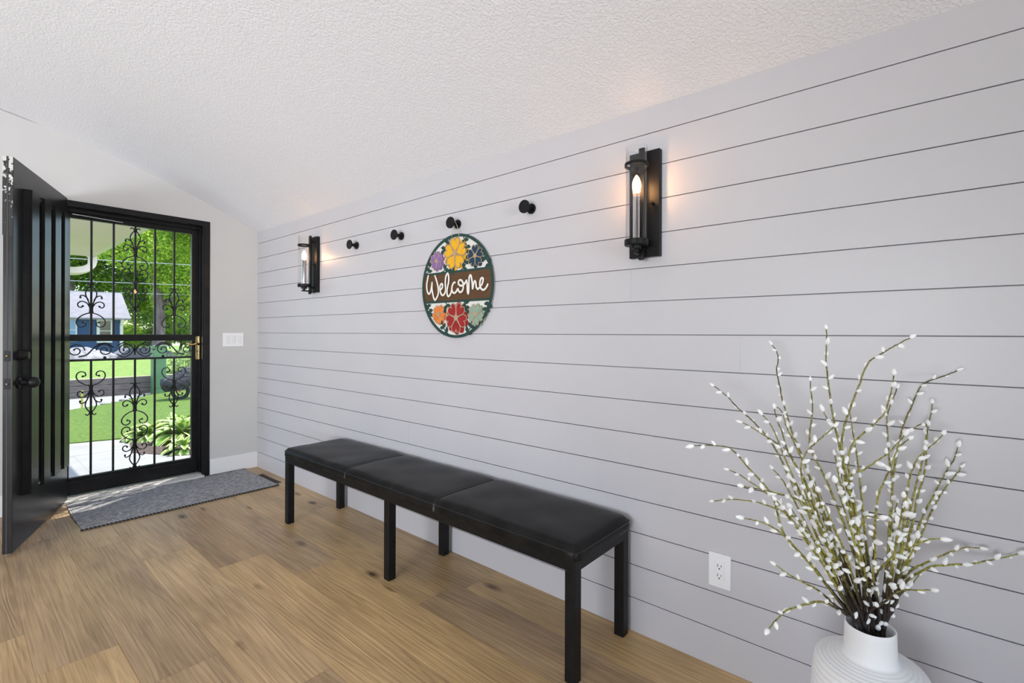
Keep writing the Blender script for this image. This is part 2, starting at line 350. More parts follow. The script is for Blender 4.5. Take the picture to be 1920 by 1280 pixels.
# left and back walls, out of view, with window openings added for light
bm = B(); WY0, WY1, WZ0, WZ1 = -5.4, -2.4, .5, 2.4; zl = zc(XL)
box(bm, (XL-.14, YB, 0), (XL, WY0, zl)); box(bm, (XL-.14, WY1, 0), (XL, .14, zl)); box(bm, (XL-.14, WY0, 0), (XL, WY1, WZ0)); box(bm, (XL-.14, WY0, WZ1), (XL, WY1, zl))
struct('wall_left', bm, m_wall)
bm = B(); MW2 = Matrix.Translation((0, YB, 0)) @ ROTX
def strip2(x0, x1, zlo, zhi=None):
    n = 8; xs_ = [x0+(x1-x0)*i/n for i in range(n+1)]
    prism(bm, [(x0, zlo), (x1, zlo)] + [(x, zhi or zc(x)) for x in xs_[::-1]], MW2, .14)
strip2(XL, -4.8, 0); strip2(-.4, .1, 0, 2.1); strip2(-4.8, -.4, 0, .5); strip2(-4.8, -1.9, 2.4); strip2(-1.9, -.4, 2.24)
struct('wall_back', bm, m_wall)
for nm, (a, b), horiz in (('added_window_1', (WY0, WY1), False), ('added_window_2', (-4.8, -1.9), True)):  # unseen windows, added to go with the room's fill light
    bm = B()
    def wb(u0, u1, z0, z1, t=.05):
        if horiz: box(bm, (u0, YB-.10, z0), (u1, YB-.10+t, z1))
        else: box(bm, (XL-.10, u0, z0), (XL-.10+t, u1, z1))
    wb(a, b, .5, .56); wb(a, b, 2.34, 2.4)
    for u in (a, (a+b)/2-.03, b-.06): wb(u, u+.06, .56, 2.34)
    o = struct(nm, bm, m_white)
    bm = B()
    if horiz: box(bm, (a+.06, YB-.085, .56), (b-.06, YB-.08, 2.34))
    else: box(bm, (XL-.085, a+.06, .56), (XL-.08, b-.06, 2.34))
    obj('added_window_pane', bm, m_glass, o)
# floor of individual planks
bm = B(); pid = bm.faces.layers.float.new('pid'); W = .232; L = 1.507
joint_y = {0: -2.92, 1: -1.35, 2: -2.19, 3: -1.828, 4: -1.437, 5: -1.05, 6: -2.205, 7: -1.845}
box(bm, (XL, YB, -.05), (.0, .10, -.0016), 1)
rnd = random.Random(5); g = .0004; seen = {(5, 0): .05, (3, 0): .45, (4, 0): .5, (2, 0): .25}
for k in range(0, 26):
    x1 = .012 - W*(k) - .0 if k else .0; x1 = min(x1, 0); x0 = max(-.22-W*k, XL); x1 = 0 if k == 0 else -.22-W*(k-1)
    if x1 <= XL: break
    j = joint_y.get(k, rnd.uniform(-2.4, -1.0)); y = j + 2*L
    while y > YB:
        a, b = max(y-L, YB), min(y, .10)
        if b > a+.01:
            vs = [bm.verts.new(p) for p in ((x0+g, a+g, 0), (x1-g, a+g, 0), (x1-g, b-g, 0), (x0+g, b-g, 0))]
            f = bm.faces.new(vs); f[pid] = rnd.random()
            vb = [bm.verts.new((v.co.x, v.co.y, -.0016)) for v in vs]
            for i in range(4):
                ff = bm.faces.new((vs[i], vb[i], vb[(i+1) % 4], vs[(i+1) % 4])); ff[pid] = .1; ff.material_index = 1
        y -= L
bmesh.ops.recalc_face_normals(bm, faces=bm.faces)
fo = struct('floor', bm, [m_floor, m_gap])
# baseboards
bm = B(); box(bm, (OX1+.001, -.015, 0), (-.0005, 0, .140), bev=.003); struct('baseboard_front', bm, m_trim)
bm = B(); box(bm, (XL, -.015, 0), (OX0-.07, 0, .140), bev=.003); struct('baseboard_front_left', bm, m_trim)
bm = B(); box(bm, (XL, YB, 0), (XL+.015, -.016, .140), bev=.003); struct('baseboard_left', bm, m_trim)
# door frame (black jambs, stepped)
bm = B()
for x0, x1 in ((OX0, -1.312), (-.425, OX1)):
    box(bm, (x0, -.006, 0), (x1, .14, OZ), bev=.003)
box(bm, (-1.312, -.006, 2.088), (-.425, .14, OZ), bev=.003)
box(bm, (-.439, .058, .03), (-.425, .086, 2.088), bev=.002); box(bm, (-1.312, .058, .03), (-1.298, .086, 2.088), bev=.002); box(bm, (-1.298, .058, 2.062), (-.439, .086, 2.088), bev=.002)
box(bm, (-.436, -.004, .012), (-.425, .012, 2.088), bev=.002)
df = struct('door_1', bm, m_bdoor); df['label'] = 'black painted door frame around the entrance'
bm = B(); box(bm, (-1.312, -.035, .0005), (-.425, .14, .024), bev=.006); 
for y in (.0, .03, .06): box(bm, (-1.31, y, .0235), (-.427, y+.006, .027))
obj('threshold', bm, m_thresh, df)
bm = B(); box(bm, (-.388, -.0070, .935), (-.3825, -.0055, .955)); obj('strike_plate', bm, m_bmetal, df)

# ================================================================== OPEN FRONT DOOR
e = Vector((-.347, -.938, 0)).normalized()
door = empty('front_door', (-1.262, .022, 0), math.atan2(e.y, e.x), 'black entrance door with tall vertical ridges, standing open at the left edge', 'door')
DW, DT, D0, D1 = .932, .040, .018, 2.142
bm = B(); box(bm, (.004, -DT, D0), (DW, 0, D1), bev=.002); obj('slab', bm, m_bdoor2, door)
# the moulded panel: frame of raised ridges with bevelled ledges between them
def ridge(x0, x1, z0, z1):
    bm = B(); h = .036; s = .008
    prof = [(x0, 0), (x0, h*.72), (x0+s, h*.80), (x0+s, h), (x1-s, h), (x1-s, h*.80), (x1, h*.72), (x1, 0)]
    prism(bm, prof, Matrix.Translation((0, 0, z0)), z1-z0); return obj('panel_ridge', bm, m_bdoor, door)
R = [(.675, .80), (.475, .60), (.285, .41), (.10, .225)]
for x0, x1 in R: ridge(x0, x1, .29, 2.005)
for (a0, a1), (b0, b1) in zip(R, R[1:]):
    bm = B()
    for s, zz in ((1, .305), (-1, 1.99)):
        vs = [bm.verts.new(p) for p in ((b1+.002, 0, zz), (a0-.002, 0, zz), (a0-.002, .026, zz), (b1+.002, .026, zz), (b1+.002, 0, zz+s*.06), (a0-.002, 0, zz+s*.06))]
        for f in ((0, 1, 2, 3), (3, 2, 5, 4), (0, 4, 5, 1), (1, 5, 2), (0, 3, 4)): bm.faces.new([vs[i] for i in f])
    obj('bevelled_ledge', bm, m_bdoor2, door)
bm = B(); box(bm, (DW, -.026, D0), (DW+.0015, -.020, D1)); obj('weatherstrip', bm, m_slot, door)
for y0, y1 in ((-.0425, -.0275), (-.0185, -.0015)):
    obj('chipped_paint', box(B(), (DW+.0001, y0, 1.72), (DW+.0009, y1, D1-.001)), m_chip, door)
def lock(z, knob):
    t = obj('latch_plate', box(B(), (DW+.0006, -.034, z-.028), (DW+.0022, -.010, z+.028), bev=.0008), m_bmetal, door)
    bm = B(); ball(bm, (DW+.004, -.022, z), .007, 10, (1, .8, .8)); obj('latch_bolt', bm, m_brass if not knob else m_steel, t)
lock(1.075, False); lock(.925, True)
bm = B(); MK = Matrix.Translation((.855, 0, .925)) @ Matrix.Rotation(-PI/2, 4, 'X')
lathe(bm, [(0, 0), (.032, 0), (.032, .006), (.016, .012), (.012, .020), (.012, .034), (.022, .040), (.029, .052), (.030, .066), (.024, .080), (.012, .086), (0, .087)], 28, MK)
kb = obj('door_knob', bm, m_bmetal, door, True)
bm = B(); MK = Matrix.Translation((.855, 0, 1.075)) @ Matrix.Rotation(-PI/2, 4, 'X')
lathe(bm, [(0, 0), (.030, 0), (.030, .006), (.027, .010), (.022, .040), (.020, .043), (0, .043)], 28, MK)
obj('deadbolt', bm, m_bmetal, door, True)

# ================================================================== STORM DOOR WITH IRONWORK
sdr = empty('security_storm_door', (-.87, .11, .03), 0, 'black wrought iron storm door with scrollwork and clear glass in the entrance', 'door')
def SL(x, y, z): return Vector((x+.87, y-.11, z-.03))
GX0, GX1 = -1.247, -.487
def sbox(bm, x0, x1, y0, y1, z0, z1, bev=.003): return box(bm, SL(x0, y0, z0), SL(x1, y1, z1), bev=bev)
for x0, x1 in ((-1.305, GX0), (GX1, -.433)): obj('stile', sbox(B(), x0, x1, .088, .124, .03, 2.084), m_bdoor, sdr)
obj('top_rail', sbox(B(), GX0, GX1, .088, .124, 2.024, 2.084), m_bdoor, sdr)
obj('middle_rail', sbox(B(), GX0, GX1, .088, .124, 1.137, 1.186), m_bdoor, sdr)
br_ = obj('bottom_rail', sbox(sbox(B(), GX0, GX1, .088, .124, .03, .155), -1.29, -.445, .080, .0875, .05, .13, .002), m_bdoor, sdr)
for z0, z1 in ((1.186, 2.024), (.155, 1.137)): obj('glass_pane', sbox(B(), GX0, GX1, .094, .098, z0, z1, 0), m_glass, sdr)
YI = .112
bx = [-1.124, -.995, -.863, -.736, -.606]
for x in bx: obj('bar', sbox(B(), x-.0065, x+.0065, YI-.0065, YI+.0065, 1.18, 2.03, .001), m_iron, sdr)
for x in bx: obj('bar', sbox(B(), x-.0065, x+.0065, YI-.0065, YI+.0065, .15, .995, .001), m_iron, sdr)
obj('frieze_rail', sbox(B(), GX0, GX1, YI-.006, YI+.006, .990, 1.006, .001), m_iron, sdr)
RI = .0042
def stroke(bm, pts, cx0, cz0, s=1, sx=1, endball=.0075, r=RI):
    P = cr([(p[0]*sx, 0, p[1]*s) for p in pts], 5); P = [SL(cx0+p.x, YI, cz0+p.z) for p in P]
    tube(bm, P, r, 6)
    if endball: ball(bm, P[-1], endball, 8)
SPR = [([(.006, 0), (.009, .05), (.015, .078), (.029, .12), (.031, .145), (.018, .175), (.003, .192)], 0),
       ([(.003, .19), (.010, .205), (.020, .213), (.030, .206)], .004),
       ([(.008, .035), (.018, .058), (.033, .073), (.055, .078), (.073, .064), (.072, .042), (.058, .034), (.047, .044)], .0075),
       ([(.016, .088), (.026, .108), (.044, .122), (.059, .120), (.060, .107)], .0075)]
CSC = [(0, -.004), (.03, -.012), (.062, -.034), (.081, -.066), (.076, -.096), (.055, -.109), (.034, -.100), (.030, -.080), (.046, -.074)]
def motif(x, zs, up_spray, down_spray, kind='scroll_ornament'):
    """zs: knot heights; sprays at the ends, C scrolls between/after"""
    bm = B()
    for sx in (-1, 1):
        if up_spray is not None:
            for p, eb in SPR: stroke(bm, p, x, up_spray, 1, sx, eb)
        if down_spray is not None:
            for p, eb in SPR: stroke(bm, p, x, down_spray, -1, sx, eb)
        for z, s in zs: stroke(bm, CSC, x, z, s, sx, .0075)
    ks = [z for z in (up_spray, down_spray) if z is not None]
    for z in ks:
        sbox(bm, x-.013, x+.013, YI-.010, YI+.010, z-.008, z+.008, .002)
    if up_spray is not None:
        sbox(bm, x-.011, x+.011, YI-.009, YI+.009, up_spray, up_spray+.05, .002); ball(bm, SL(x, YI, up_spray+.19), .013, 8)
    if down_spray is not None:
        sbox(bm, x-.011, x+.011, YI-.009, YI+.009, down_spray-.05, down_spray, .002); ball(bm, SL(x, YI, down_spray-.19), .013, 8)
    return obj(kind, bm, m_iron, sdr, True)
motif(bx[2], [(1.800, 1), (1.582, -1)], 1.800, 1.582)
motif(bx[0], [(1.350, 1)], 1.350, None); motif(bx[4], [(1.350, 1)], 1.350, None)
motif(bx[0], [(.806, -1)], None, .806); motif(bx[4], [(.808, -1)], None, .808)
motif(bx[2], [(.598, 1), (.364, -1)], .598, .364)
def spiral(cx0, cz0, r0, r1, a0, turns, n=26):
    return [(cx0+(r0+(r1-r0)*i/n)*math.cos(a0+turns*2*PI*i/n), cz0+(r0+(r1-r0)*i/n)*math.sin(a0+turns*2*PI*i/n)) for i in range(n+1)]
bm = B(); zc0 = 1.068
for s in (-1, 1):
    for cxx, a0, tn in ((.058, PI, -1.55), (.182, 0 if s > 0 else 0, 1.5), (.345, PI, -1.4)):
        P = [SL(-.863+s*(x), YI, z) for x, z in spiral(cxx, zc0, .050, .012, a0, tn)]
        tube(bm, P, RI, 6); ball(bm, P[-1], .007, 8)
    P = cr([(s*.108, 0, zc0), (s*.132, 0, zc0)], 3); tube(bm, [SL(-.863+p.x, YI, p.z) for p in P], RI, 6)
    P = cr([(s*.13, 0, zc0+.02), (s*.17, 0, zc0+.052), (s*.215, 0, zc0+.045), (s*.25, 0, zc0+.012), (s*.285, 0, zc0-.03), (s*.33, 0, zc0-.045)], 5)
    tube(bm, [SL(-.863+p.x, YI, p.z) for p in P], RI*1.2, 6)
    tube(bm, [SL(-.863+s*.182, YI, zc0-.045), SL(-.863+s*.182, YI, 1.0)], .006, 6); ball(bm, SL(-.863+s*.182, YI, 1.012), .011, 8)
    P = cr([(s*.005, 0, zc0), (s*.03, 0, zc0+.035), (s*.07, 0, zc0+.055), (s*.11, 0, zc0+.03)], 5); tube(bm, [SL(-.863+p.x, YI, p.z) for p in P], RI, 6)
    P = cr([(s*.005, 0, zc0), (s*.03, 0, zc0-.035), (s*.07, 0, zc0-.055), (s*.11, 0, zc0-.03)], 5); tube(bm, [SL(-.863+p.x, YI, p.z) for p in P], RI, 6)
tube(bm, [SL(-.863, YI, zc0-.04), SL(-.863, YI, zc0+.04)], .006, 6)
obj('scroll_frieze', bm, m_iron, sdr, True)
# door closer under the head, brass handle
bm = B(); tube(bm, [SL(-1.20, .062, 2.045), SL(-.945, .062, 2.033)], .0085, 10); cl = obj('door_closer', bm, m_bmetal, sdr, True)
bm = B(); tube(bm, [SL(-1.235, .062, 2.047), SL(-1.20, .062, 2.045)], .003, 6); tube(bm, [SL(-1.20, .053, 2.045), SL(-.95, .053, 2.0335)], .0022, 6); obj('closer_rod_and_highlight', bm, m_steel, cl)  # short rod, plus a thin bright line imitating the highlight along the tube
bm = B(); sbox(bm, -.95, -.90, .06, .088, 2.02, 2.048, .002); obj('closer_bracket', bm, m_bmetal, cl)
bm = B(); HX = -.448
MPl = Matrix.Translation(SL(HX, .088, 1.075)) @ Matrix.Rotation(PI/2, 4, 'X')
pl = [(.0115*math.cos(a), .088+.0115*math.sin(a)) for a in [PI*i/10 for i in range(11)]] + [(-.0115*math.cos(a), -.088-.0115*math.sin(a)) for a in [PI*i/10 for i in range(11)]]
prism(bm, pl, MPl, .004); hp = obj('handle_plate', bm, m_brass, sdr)
bm = B(); ball(bm, SL(HX, .078, 1.105), .011, 12)
tube(bm, cr([SL(HX, .080, 1.105), SL(HX, .056, 1.107), SL(HX-.02, .050, 1.110), SL(HX-.05, .050, 1.104), SL(HX-.075, .052, 1.112), SL(HX-.09, .056, 1.110)], 5), [.0065]*20+[.005]*6, 10)
obj('lever_handle', bm, m_brass, hp, True)
bm = B()
for z in (1.172, .978): ball(bm, SL(HX, .083, z), .004, 8)
ball(bm, SL(HX, .083, 1.045), .0055, 10, (1, .6, 1.4)); tube(bm, [SL(HX-.006, .082, 1.018), SL(HX+.006, .082, 1.018)], .0028, 6)
obj('screw_and_key_slot', bm, m_slot, hp)

# ================================================================== SWITCHES, OUTLET, VENT, RUG
sw = empty('light_switch', (-.201, 0, 1.142), 0, 'white triple rocker light switch on the wall beside the door frame', 'light switch')
obj('cover_plate', box(B(), (-.083, -.007, -.0585), (.083, 0, .0585), bev=.003), m_plate, sw)
for k in (-1, 0, 1):
    bm = B(); MR = Matrix.Translation((k*.046, -.0085, 0)) @ Matrix.Rotation(math.radians(3), 4, 'X')
    box(bm, (-.0165, -.003, -.033), (.0165, .002, .033), bev=.001, M=MR); ro = obj('rocker', bm, m_trim, sw)
for k in (-1, 0, 1):
    for z in (-.047, .047): obj('screw', tube(B(), [(k*.046, -.0078, z), (k*.046, -.006, z)], .0028, 8), m_trim, sw)
ol = empty('power_outlet', (0, -4.006, .353), 0, 'white duplex power outlet low on the shiplap wall', 'outlet')
obj('cover_plate', box(B(), (-.006, -.0385, -.061), (0, .0385, .061), bev=.0025), m_plate, ol)
obj('receptacle', box(B(), (-.0085, -.0165, -.034), (-.005, .0165, .034), bev=.001), m_plate, ol)
for z in (.017, -.017):
    bm = B(); box(bm, (-.0092, .0045, z-.002), (-.0084, .0065, z+.007)); box(bm, (-.0092, -.0075, z-.001), (-.0084, -.0055, z+.006)); tube(bm, [(-.0092, 0, z-.008), (-.0084, 0, z-.008)], .0026, 8)
    obj('socket_slots', bm, m_slot, ol)
for z in (.049, -.049):
    bm = B(); tube(bm, [(-.0072, 0, z), (-.0055, 0, z)], .0026, 8); obj('screw', bm, m_trim, ol)
vt = empty('floor_vent', (-.115, -.46, 0), 0, 'dark brown floor register between the rug and the shiplap wall', 'vent')
bm = B(); box(bm, (-.05, -.175, 0), (.05, .175, .004), bev=.0015); obj('register_frame', bm, m_vent, vt)
bm = B()
for i in range(22):
    if i == 11: continue
    box(bm, (-.036, -.155+i*.014, .0038), (.036, -.149+i*.014, .0056))
obj('louvre', bm, m_vent, vt)
rg = empty('entry_rug', (-.70, -.36, 0), math.radians(-.3), 'grey and black woven runner rug in front of the entrance', 'rug')
bm = B(); nx, ny = 60, 34; RX, RY = .585, .335; V = {}
for i in range(nx+1):
    for j in range(ny+1):
        x = -RX+2*RX*i/nx; y = -RY+2*RY*j/ny
        wob = 0
        zz = .0085+.0012*math.sin(i*.9)*math.sin(j*.8)
        if i > nx-4 and j < 4: zz += .002
        V[i, j] = bm.verts.new((x+(.012*(j/ny-.5)**2*4 if i == 0 else 0), y, zz))
for i in range(nx):
    for j in range(ny): bm.faces.new((V[i, j], V[i+1, j], V[i+1, j+1], V[i, j+1]))
ed = bmesh.ops.extrude_face_region(bm, geom=bm.faces[:])
for v in ed['geom']:
    if isinstance(v, bmesh.types.BMVert): v.co.z = .0005
obj('woven_field', bm, m_rug, rg, True)
for s in (-1, 1):
    bd_ = obj('edge_binding', tube(B(), [(-RX-.002, s*(RY+.002), .006), (RX+.002, s*(RY+.002), .006)], .0062, 8), m_rugedge, rg)
    bm = B()
    for i in range(58):
        x = -RX+.01+i*.02; tube(bm, [(x, s*(RY-.010), .0095), (x+.004, s*(RY+.0015), .0128), (x+.006, s*(RY+.0085), .0055)], .0017, 5)
    obj('edge_stitching', bm, m_stitch, bd_)

# ================================================================== BENCH
bn = empty('bench', (-.225, -2.573, 0), 0, 'long black leather bench with six square steel legs along the shiplap wall', 'bench')
X0, X1, Y0, Y1 = -.196, .196, -1.088, 1.088
LS = .042
def legm(x, y): return obj('leg', box(B(), (x-LS/2, y-LS/2, 0), (x+LS/2, y+LS/2, .387), bev=.003), m_bsteel, bn)
for x in (X0+LS/2, X1-LS/2):
    for y in (Y0+LS/2, 0, Y1-LS/2): legm(x, y)
bm = B()
for x in (X0, X1-LS): box(bm, (x, Y0, .385), (x+LS, Y1, .424), bev=.003)
for y in (Y0, -LS/2, Y1-LS): box(bm, (X0+.004, y+.0004, .3855), (X1-.004, y+LS-.0004, .4235), bev=.002)
for x in (X0+LS, X1-LS):
    for y in (Y0+LS, Y1-LS, 0):
        pass
obj('frame', bm, m_bsteel, bn)
# cushion: one upholstered body, puffed in three sections
def cushion():
    bm = B(); a, b = .203, 1.099; nxx, nyy = 22, 120; rad = .022
    def sup(u):  # rounded profile 0..1
        return 1-(1-min(1, u))**2.4
    top = {}; rnd = random.Random(8)
    ph = [rnd.uniform(0, 6) for _ in range(12)]
    for i in range(nxx+1):
        for j in range(nyy+1):
            # denser near the rims
            u = i/nxx*2-1; x = a*math.sin(u*PI/2*.999)**1 if False else a*(u*(1.35-.35*u*u))
            yv = j/nyy*2-1; y = b*(yv*(1.06-.06*yv*yv))
            dx_, dy_ = a-abs(x), b-abs(y)
            ex = sup(dx_/.024); ey = sup(dy_/.028)
            z = .456 + .019*min(ex, ey)*(.5+.5*max(ex, ey)) + .008*sup(dx_/.12)*sup(dy_/.14)
            sd_ = min(abs(y-.364), abs(y+.364))
            z += .004*math.exp(-((sd_-.10)/.09)**2) - .005*math.exp(-(sd_/.008)**2)*ex
            z += .0011*ex*ey*(math.sin(9*y+5*x+ph[0])+math.sin(23*y+17*x+ph[1])*.6+math.sin(41*x-13*y+ph[2])*.4)
            rc = .034; qx, qy = abs(x)-(a-rc), abs(y)-(b-rc)
            if qx > 0 and qy > 0:
                k_ = max(qx, qy)/math.hypot(qx, qy); x = math.copysign(a-rc+qx*k_, x); y = math.copysign(b-rc+qy*k_, y)
            top[i, j] = bm.verts.new((x, y, z))
    for i in range(nxx):
        for j in range(nyy): bm.faces.new((top[i, j], top[i+1, j], top[i+1, j+1], top[i, j+1]))
    # side skirts
    loop = [top[i, 0] for i in range(nxx)] + [top[nxx, j] for j in range(nyy)] + [top[i, nyy] for i in range(nxx, 0, -1)] + [top[0, j] for j in range(nyy, 0, -1)]
    prev = loop
    for lev, (zz, k) in enumerate([(.448, .0022), (.438, .0030), (.4255, .001)]):
        cur = []
        for q_, v in enumerate(loop):
            n = Vector((v.co.x/a if abs(v.co.x) > a-.012 else 0, v.co.y/b if abs(v.co.y) > b-.012 else 0, 0))
            w_ = .0012*math.sin(q_*.9+lev*2)*math.sin(q_*.23)
            cur.append(bm.verts.new((v.co.x+n.x*(k+w_), v.co.y+n.y*(k+w_), zz)))
        for q_ in range(len(loop)): bm.faces.new((prev[q_], cur[q_], cur[(q_+1) % len(loop)], prev[(q_+1) % len(loop)]))
        prev = cur
    bm.faces.new(prev)
    return bm, top, nxx, nyy
bm, top, nxx, nyy = cushion()
co_ = {k: v.co.copy() for k, v in top.items()}
cu = obj('seat_cushion', bm, m_leather, bn, True, 80)
for ys in (-.364, .364):
    j = min(range(nyy+1), key=lambda t: abs(co_[nxx//2, t].y-ys)); bm = B()
    P = [Vector((-.2075, ys, .426))] + [Vector((co_[i, j].x, ys, co_[i, j].z+.0008)) for i in range(nxx+1)] + [Vector((.2075, ys, .426))]
    for o_ in (-.0035, .0035): tube(bm, [p+Vector((0, o_, 0)) for p in P], .0016, 6)
    obj('cross_seam', bm, m_welt, cu, True)
bm = B(); zz = .4565; a, b, rc = .2044, 1.1004, .035
P = []
for sx_, sy_, a0 in ((1, 1, 0), (-1, 1, 90), (-1, -1, 180), (1, -1, 270)):
    P += [(sx_*(a-rc)+rc*math.cos(math.radians(a0+15*k)), sy_*(b-rc)+rc*math.sin(math.radians(a0+15*k)), zz) for k in range(7)]
P.append(P[0])
tube(bm, P, .0019, 6); obj('welt_seam', bm, m_welt, cu, True)

# ================================================================== SCONCES
def sconce(yc, label):
    s = empty('wall_sconce', (0, yc, 1.7155), 0, label, 'wall sconce', 'candle sconces on the shiplap wall')
    AX = -.09
    obj('back_plate', box(B(), (-.025, -.063, -.2085), (0, .063, .2085), bev=.0015), m_bmetal, s)
    obj('vertical_bar', box(B(), (-.050, -.011, -.216), (-.038, .011, .216), bev=.001), m_bmetal, s)
    bm = B(); box(bm, (-.040, -.008, .165), (-.024, .008, .18)); obj('standoff', bm, m_bmetal, s); obj('standoff', box(B(), (-.040, -.008, -.18), (-.024, .008, -.165)), m_bmetal, s)
    bm = B(); lathe(bm, [(.0415, -.006), (.0455, -.006), (.0455, .006), (.0415, .006), (.0415, -.006)], 40, Matrix.Translation((AX, 0, .138)))
    obj('glass_ring', bm, m_bmetal, s, True)
    bm = B(); lathe(bm, [(.0385, -.160), (.0385, .207), (.0395, .208), (.0405, .207), (.0405, -.160)], 40, Matrix.Translation((AX, 0, 0)))
    obj('glass_cylinder', bm, m_gcyl, s, True)
    bm = B(); lathe(bm, [(0, -.172), (.043, -.172), (.0455, -.169), (.0455, -.149), (.0415, -.149), (.0415, -.160), (0, -.160)], 40, Matrix.Translation((AX, 0, 0)))
    obj('glass_cup', bm, m_bmetal, s, True)
    bm = B(); lathe(bm, [(0, -.196), (.009, -.196), (.009, -.186), (.020, -.184), (.020, -.172), (0, -.172)], 24, Matrix.Translation((AX, 0, 0)))
    box(bm, (AX-.018, -.0065, -.204), (-.044, .0065, -.195), bev=.001); box(bm, (-.054, -.009, -.222), (-.040, .009, -.190), bev=.001)
    obj('support_arm', bm, m_bmetal, s, True)
    bm = B(); lathe(bm, [(0, -.160), (.0135, -.160), (.0135, .028), (.0115, .030), (0, .030)], 24, Matrix.Translation((AX, 0, 0)))
    cs = obj('candle_sleeve', bm, m_chrome, s, True)
    bm = B(); lathe(bm, [(0, .030), (.010, .031), (.0135, .042), (.0165, .056), (.0155, .070), (.011, .084), (.005, .095), (0, .100)], 24, Matrix.Translation((AX, 0, 0)))
    obj('flame_bulb', bm, m_bulb, cs, True)
    bm = B(); lathe(bm, [(0, 0), (.0055, 0), (.0055, .012), (.0065, .013), (.0065, .020), (0, .021)], 16, Matrix.Translation((-.025, -.038, -.004)) @ Matrix.Rotation(-PI/2, 4, 'Y'))
    obj('thumb_screw', bm, m_bmetal, s, True)
sconce(-3.721, 'lit black candle sconce with glass tube, larger, right of the wall hooks')
sconce(-1.056, 'lit black candle sconce with glass tube, far one left of the wall hooks')

# ================================================================== HOOKS
def hook(y, label):
    h = empty('wall_hook', (0, y, 1.799), 0, label, 'wall hook', 'round black hooks in a row on the shiplap wall')
    R_ = Matrix.Rotation(-PI/2, 4, 'Y')
    bm = B(); lathe(bm, [(0, 0), (.0245, 0), (.0245, .006), (.023, .0075), (0, .0075)], 32, R_); obj('wall_base', bm, m_bmetal, h, True)
    bm = B(); lathe(bm, [(.0105, .007), (.0105, .046), (.013, .054)], 24, R_); obj('peg', bm, m_bmetal, h, True)
    bm = B(); lathe(bm, [(0, .052), (.029, .053), (.031, .055), (.031, .0605), (.030, .062), (0, .062)], 36, R_); obj('front_disc', bm, m_bmetal, h, True)
hook(-1.623, 'round black wall hook nearest the far sconce')
hook(-2.122, 'round black wall hook second from the far sconce, left of the welcome sign')
hook(-2.625, 'round black wall hook from which the welcome sign hangs')
hook(-3.137, 'round black wall hook between the welcome sign and the large sconce')

# ================================================================== WELCOME SIGN
SG = empty('welcome_sign', (-.006, -2.6, 1.467), 0, 'round wooden Welcome sign with painted flowers hanging from a hook', 'sign')
MS = Matrix(((0, 0, -1, 0), (-1, 0, 0, 0), (0, 1, 0, 0), (0, 0, 0, 1)))      # local (u, v, out) -> X=-out, Y=-u, Z=v
def sp(u, v, o): return MS @ Vector((u, v, o))
UC, VC, RR = .022, -.005, .283
def disc(bm, u, v, r, o, h, n=64, r2=None):
    if r2 is None: prism(bm, [(u+r*math.cos(2*PI*k/n), v+r*math.sin(2*PI*k/n)) for k in range(n)], MS @ Matrix.Translation((0, 0, o)), h)
    else:
        M_ = MS @ Matrix.Translation((u, v, o)); lathe(bm, [(r2, 0), (r, 0), (r, h), (r2, h), (r2, 0)], n, M_)
bm = B(); disc(bm, UC, VC, RR-.002, 0, .005, 72); obj('white_backing', bm, m_signw, SG)
bm = B(); disc(bm, UC, VC, RR, .004, .006, 72, RR-.0155)
def hseg(v): return math.sqrt(max(0, (RR-.004)**2-(v-VC)**2))
for v_ in (.073, -.087):
    hw = hseg(v_); box(bm, (0, 0, 0), (1, 1, 1)) if False else prism(bm, [(UC-hw, v_-.006), (UC+hw, v_-.006), (UC+hw, v_+.006), (UC-hw, v_+.006)], MS @ Matrix.Translation((0, 0, .0045)), .0048)
obj('green_rim', bm, m_green, SG, True)
bm = B(); pts = []
for s in (1, -1):
    vs_ = [(-.082+.150*i/8) for i in range(9)]
    pts += [(UC+s*(hseg(v_)-.008), v_) for v_ in (vs_ if s > 0 else vs_[::-1])]
prism(bm, pts, MS @ Matrix.Translation((0, 0, .004)), .004); obj('brown_banner', bm, m_brown, SG)
# vines with leaves
def leaf2(bm, u, v, a, L_=.032, Wd=.0105):
    pts = [(0, 0)] + [(L_*t, Wd*math.sin(PI*t**.75)) for t in (.2, .4, .6, .8)] + [(L_, 0)] + [(L_*t, -Wd*math.sin(PI*t**.75)) for t in (.8, .6, .4, .2)]
    c_, s_ = math.cos(a), math.sin(a)
    prism(bm, [(u+x*c_-y*s_, v+x*s_+y*c_) for x, y in pts], MS @ Matrix.Translation((0, 0, .005)), .0035)
def vine(pts, n, flip=1):
    bm = B(); P = cr([sp(u, v, .0065) for u, v in pts], 6); tube(bm, P, .0032, 6, flat=((1, 0, 0), .5))
    inv = MS.inverted()
    for i in range(n):
        k = int((i+.7)/(n+.3)*(len(P)-1)); p = inv @ P[k]; t = (inv @ P[min(k+1, len(P)-1)]) - (inv @ P[max(k-1, 0)]); a = math.atan2(t.y, t.x)
        for s in (-1, 1): leaf2(bm, p.x, p.y, a+s*1.0, .029+.005*((i+s) % 2))
    leaf2(bm, pts[-1][0], pts[-1][1], math.atan2(pts[-1][1]-pts[-2][1], pts[-1][0]-pts[-2][0]), .032)
    obj('leafy_vine', bm, m_green, SG)
vine([(.075, .270), (.09, .235), (.105, .205), (.112, .185)], 2)
vine([(-.01, .272), (-.045, .238), (-.068, .215), (-.08, .20)], 2)
vine([(.06, .078), (.085, .09), (.098, .11), (.105, .13)], 2)
vine([(.295, .08), (.27, .095), (.25, .12), (.238, .14)], 2)
vine([(-.235, .075), (-.215, .085), (-.205, .10), (-.20, .115)], 1)
vine([(-.10, .077), (-.075, .085), (-.06, .10), (-.055, .12)], 1)
vine([(.03, .078), (-.01, .082)], 1)
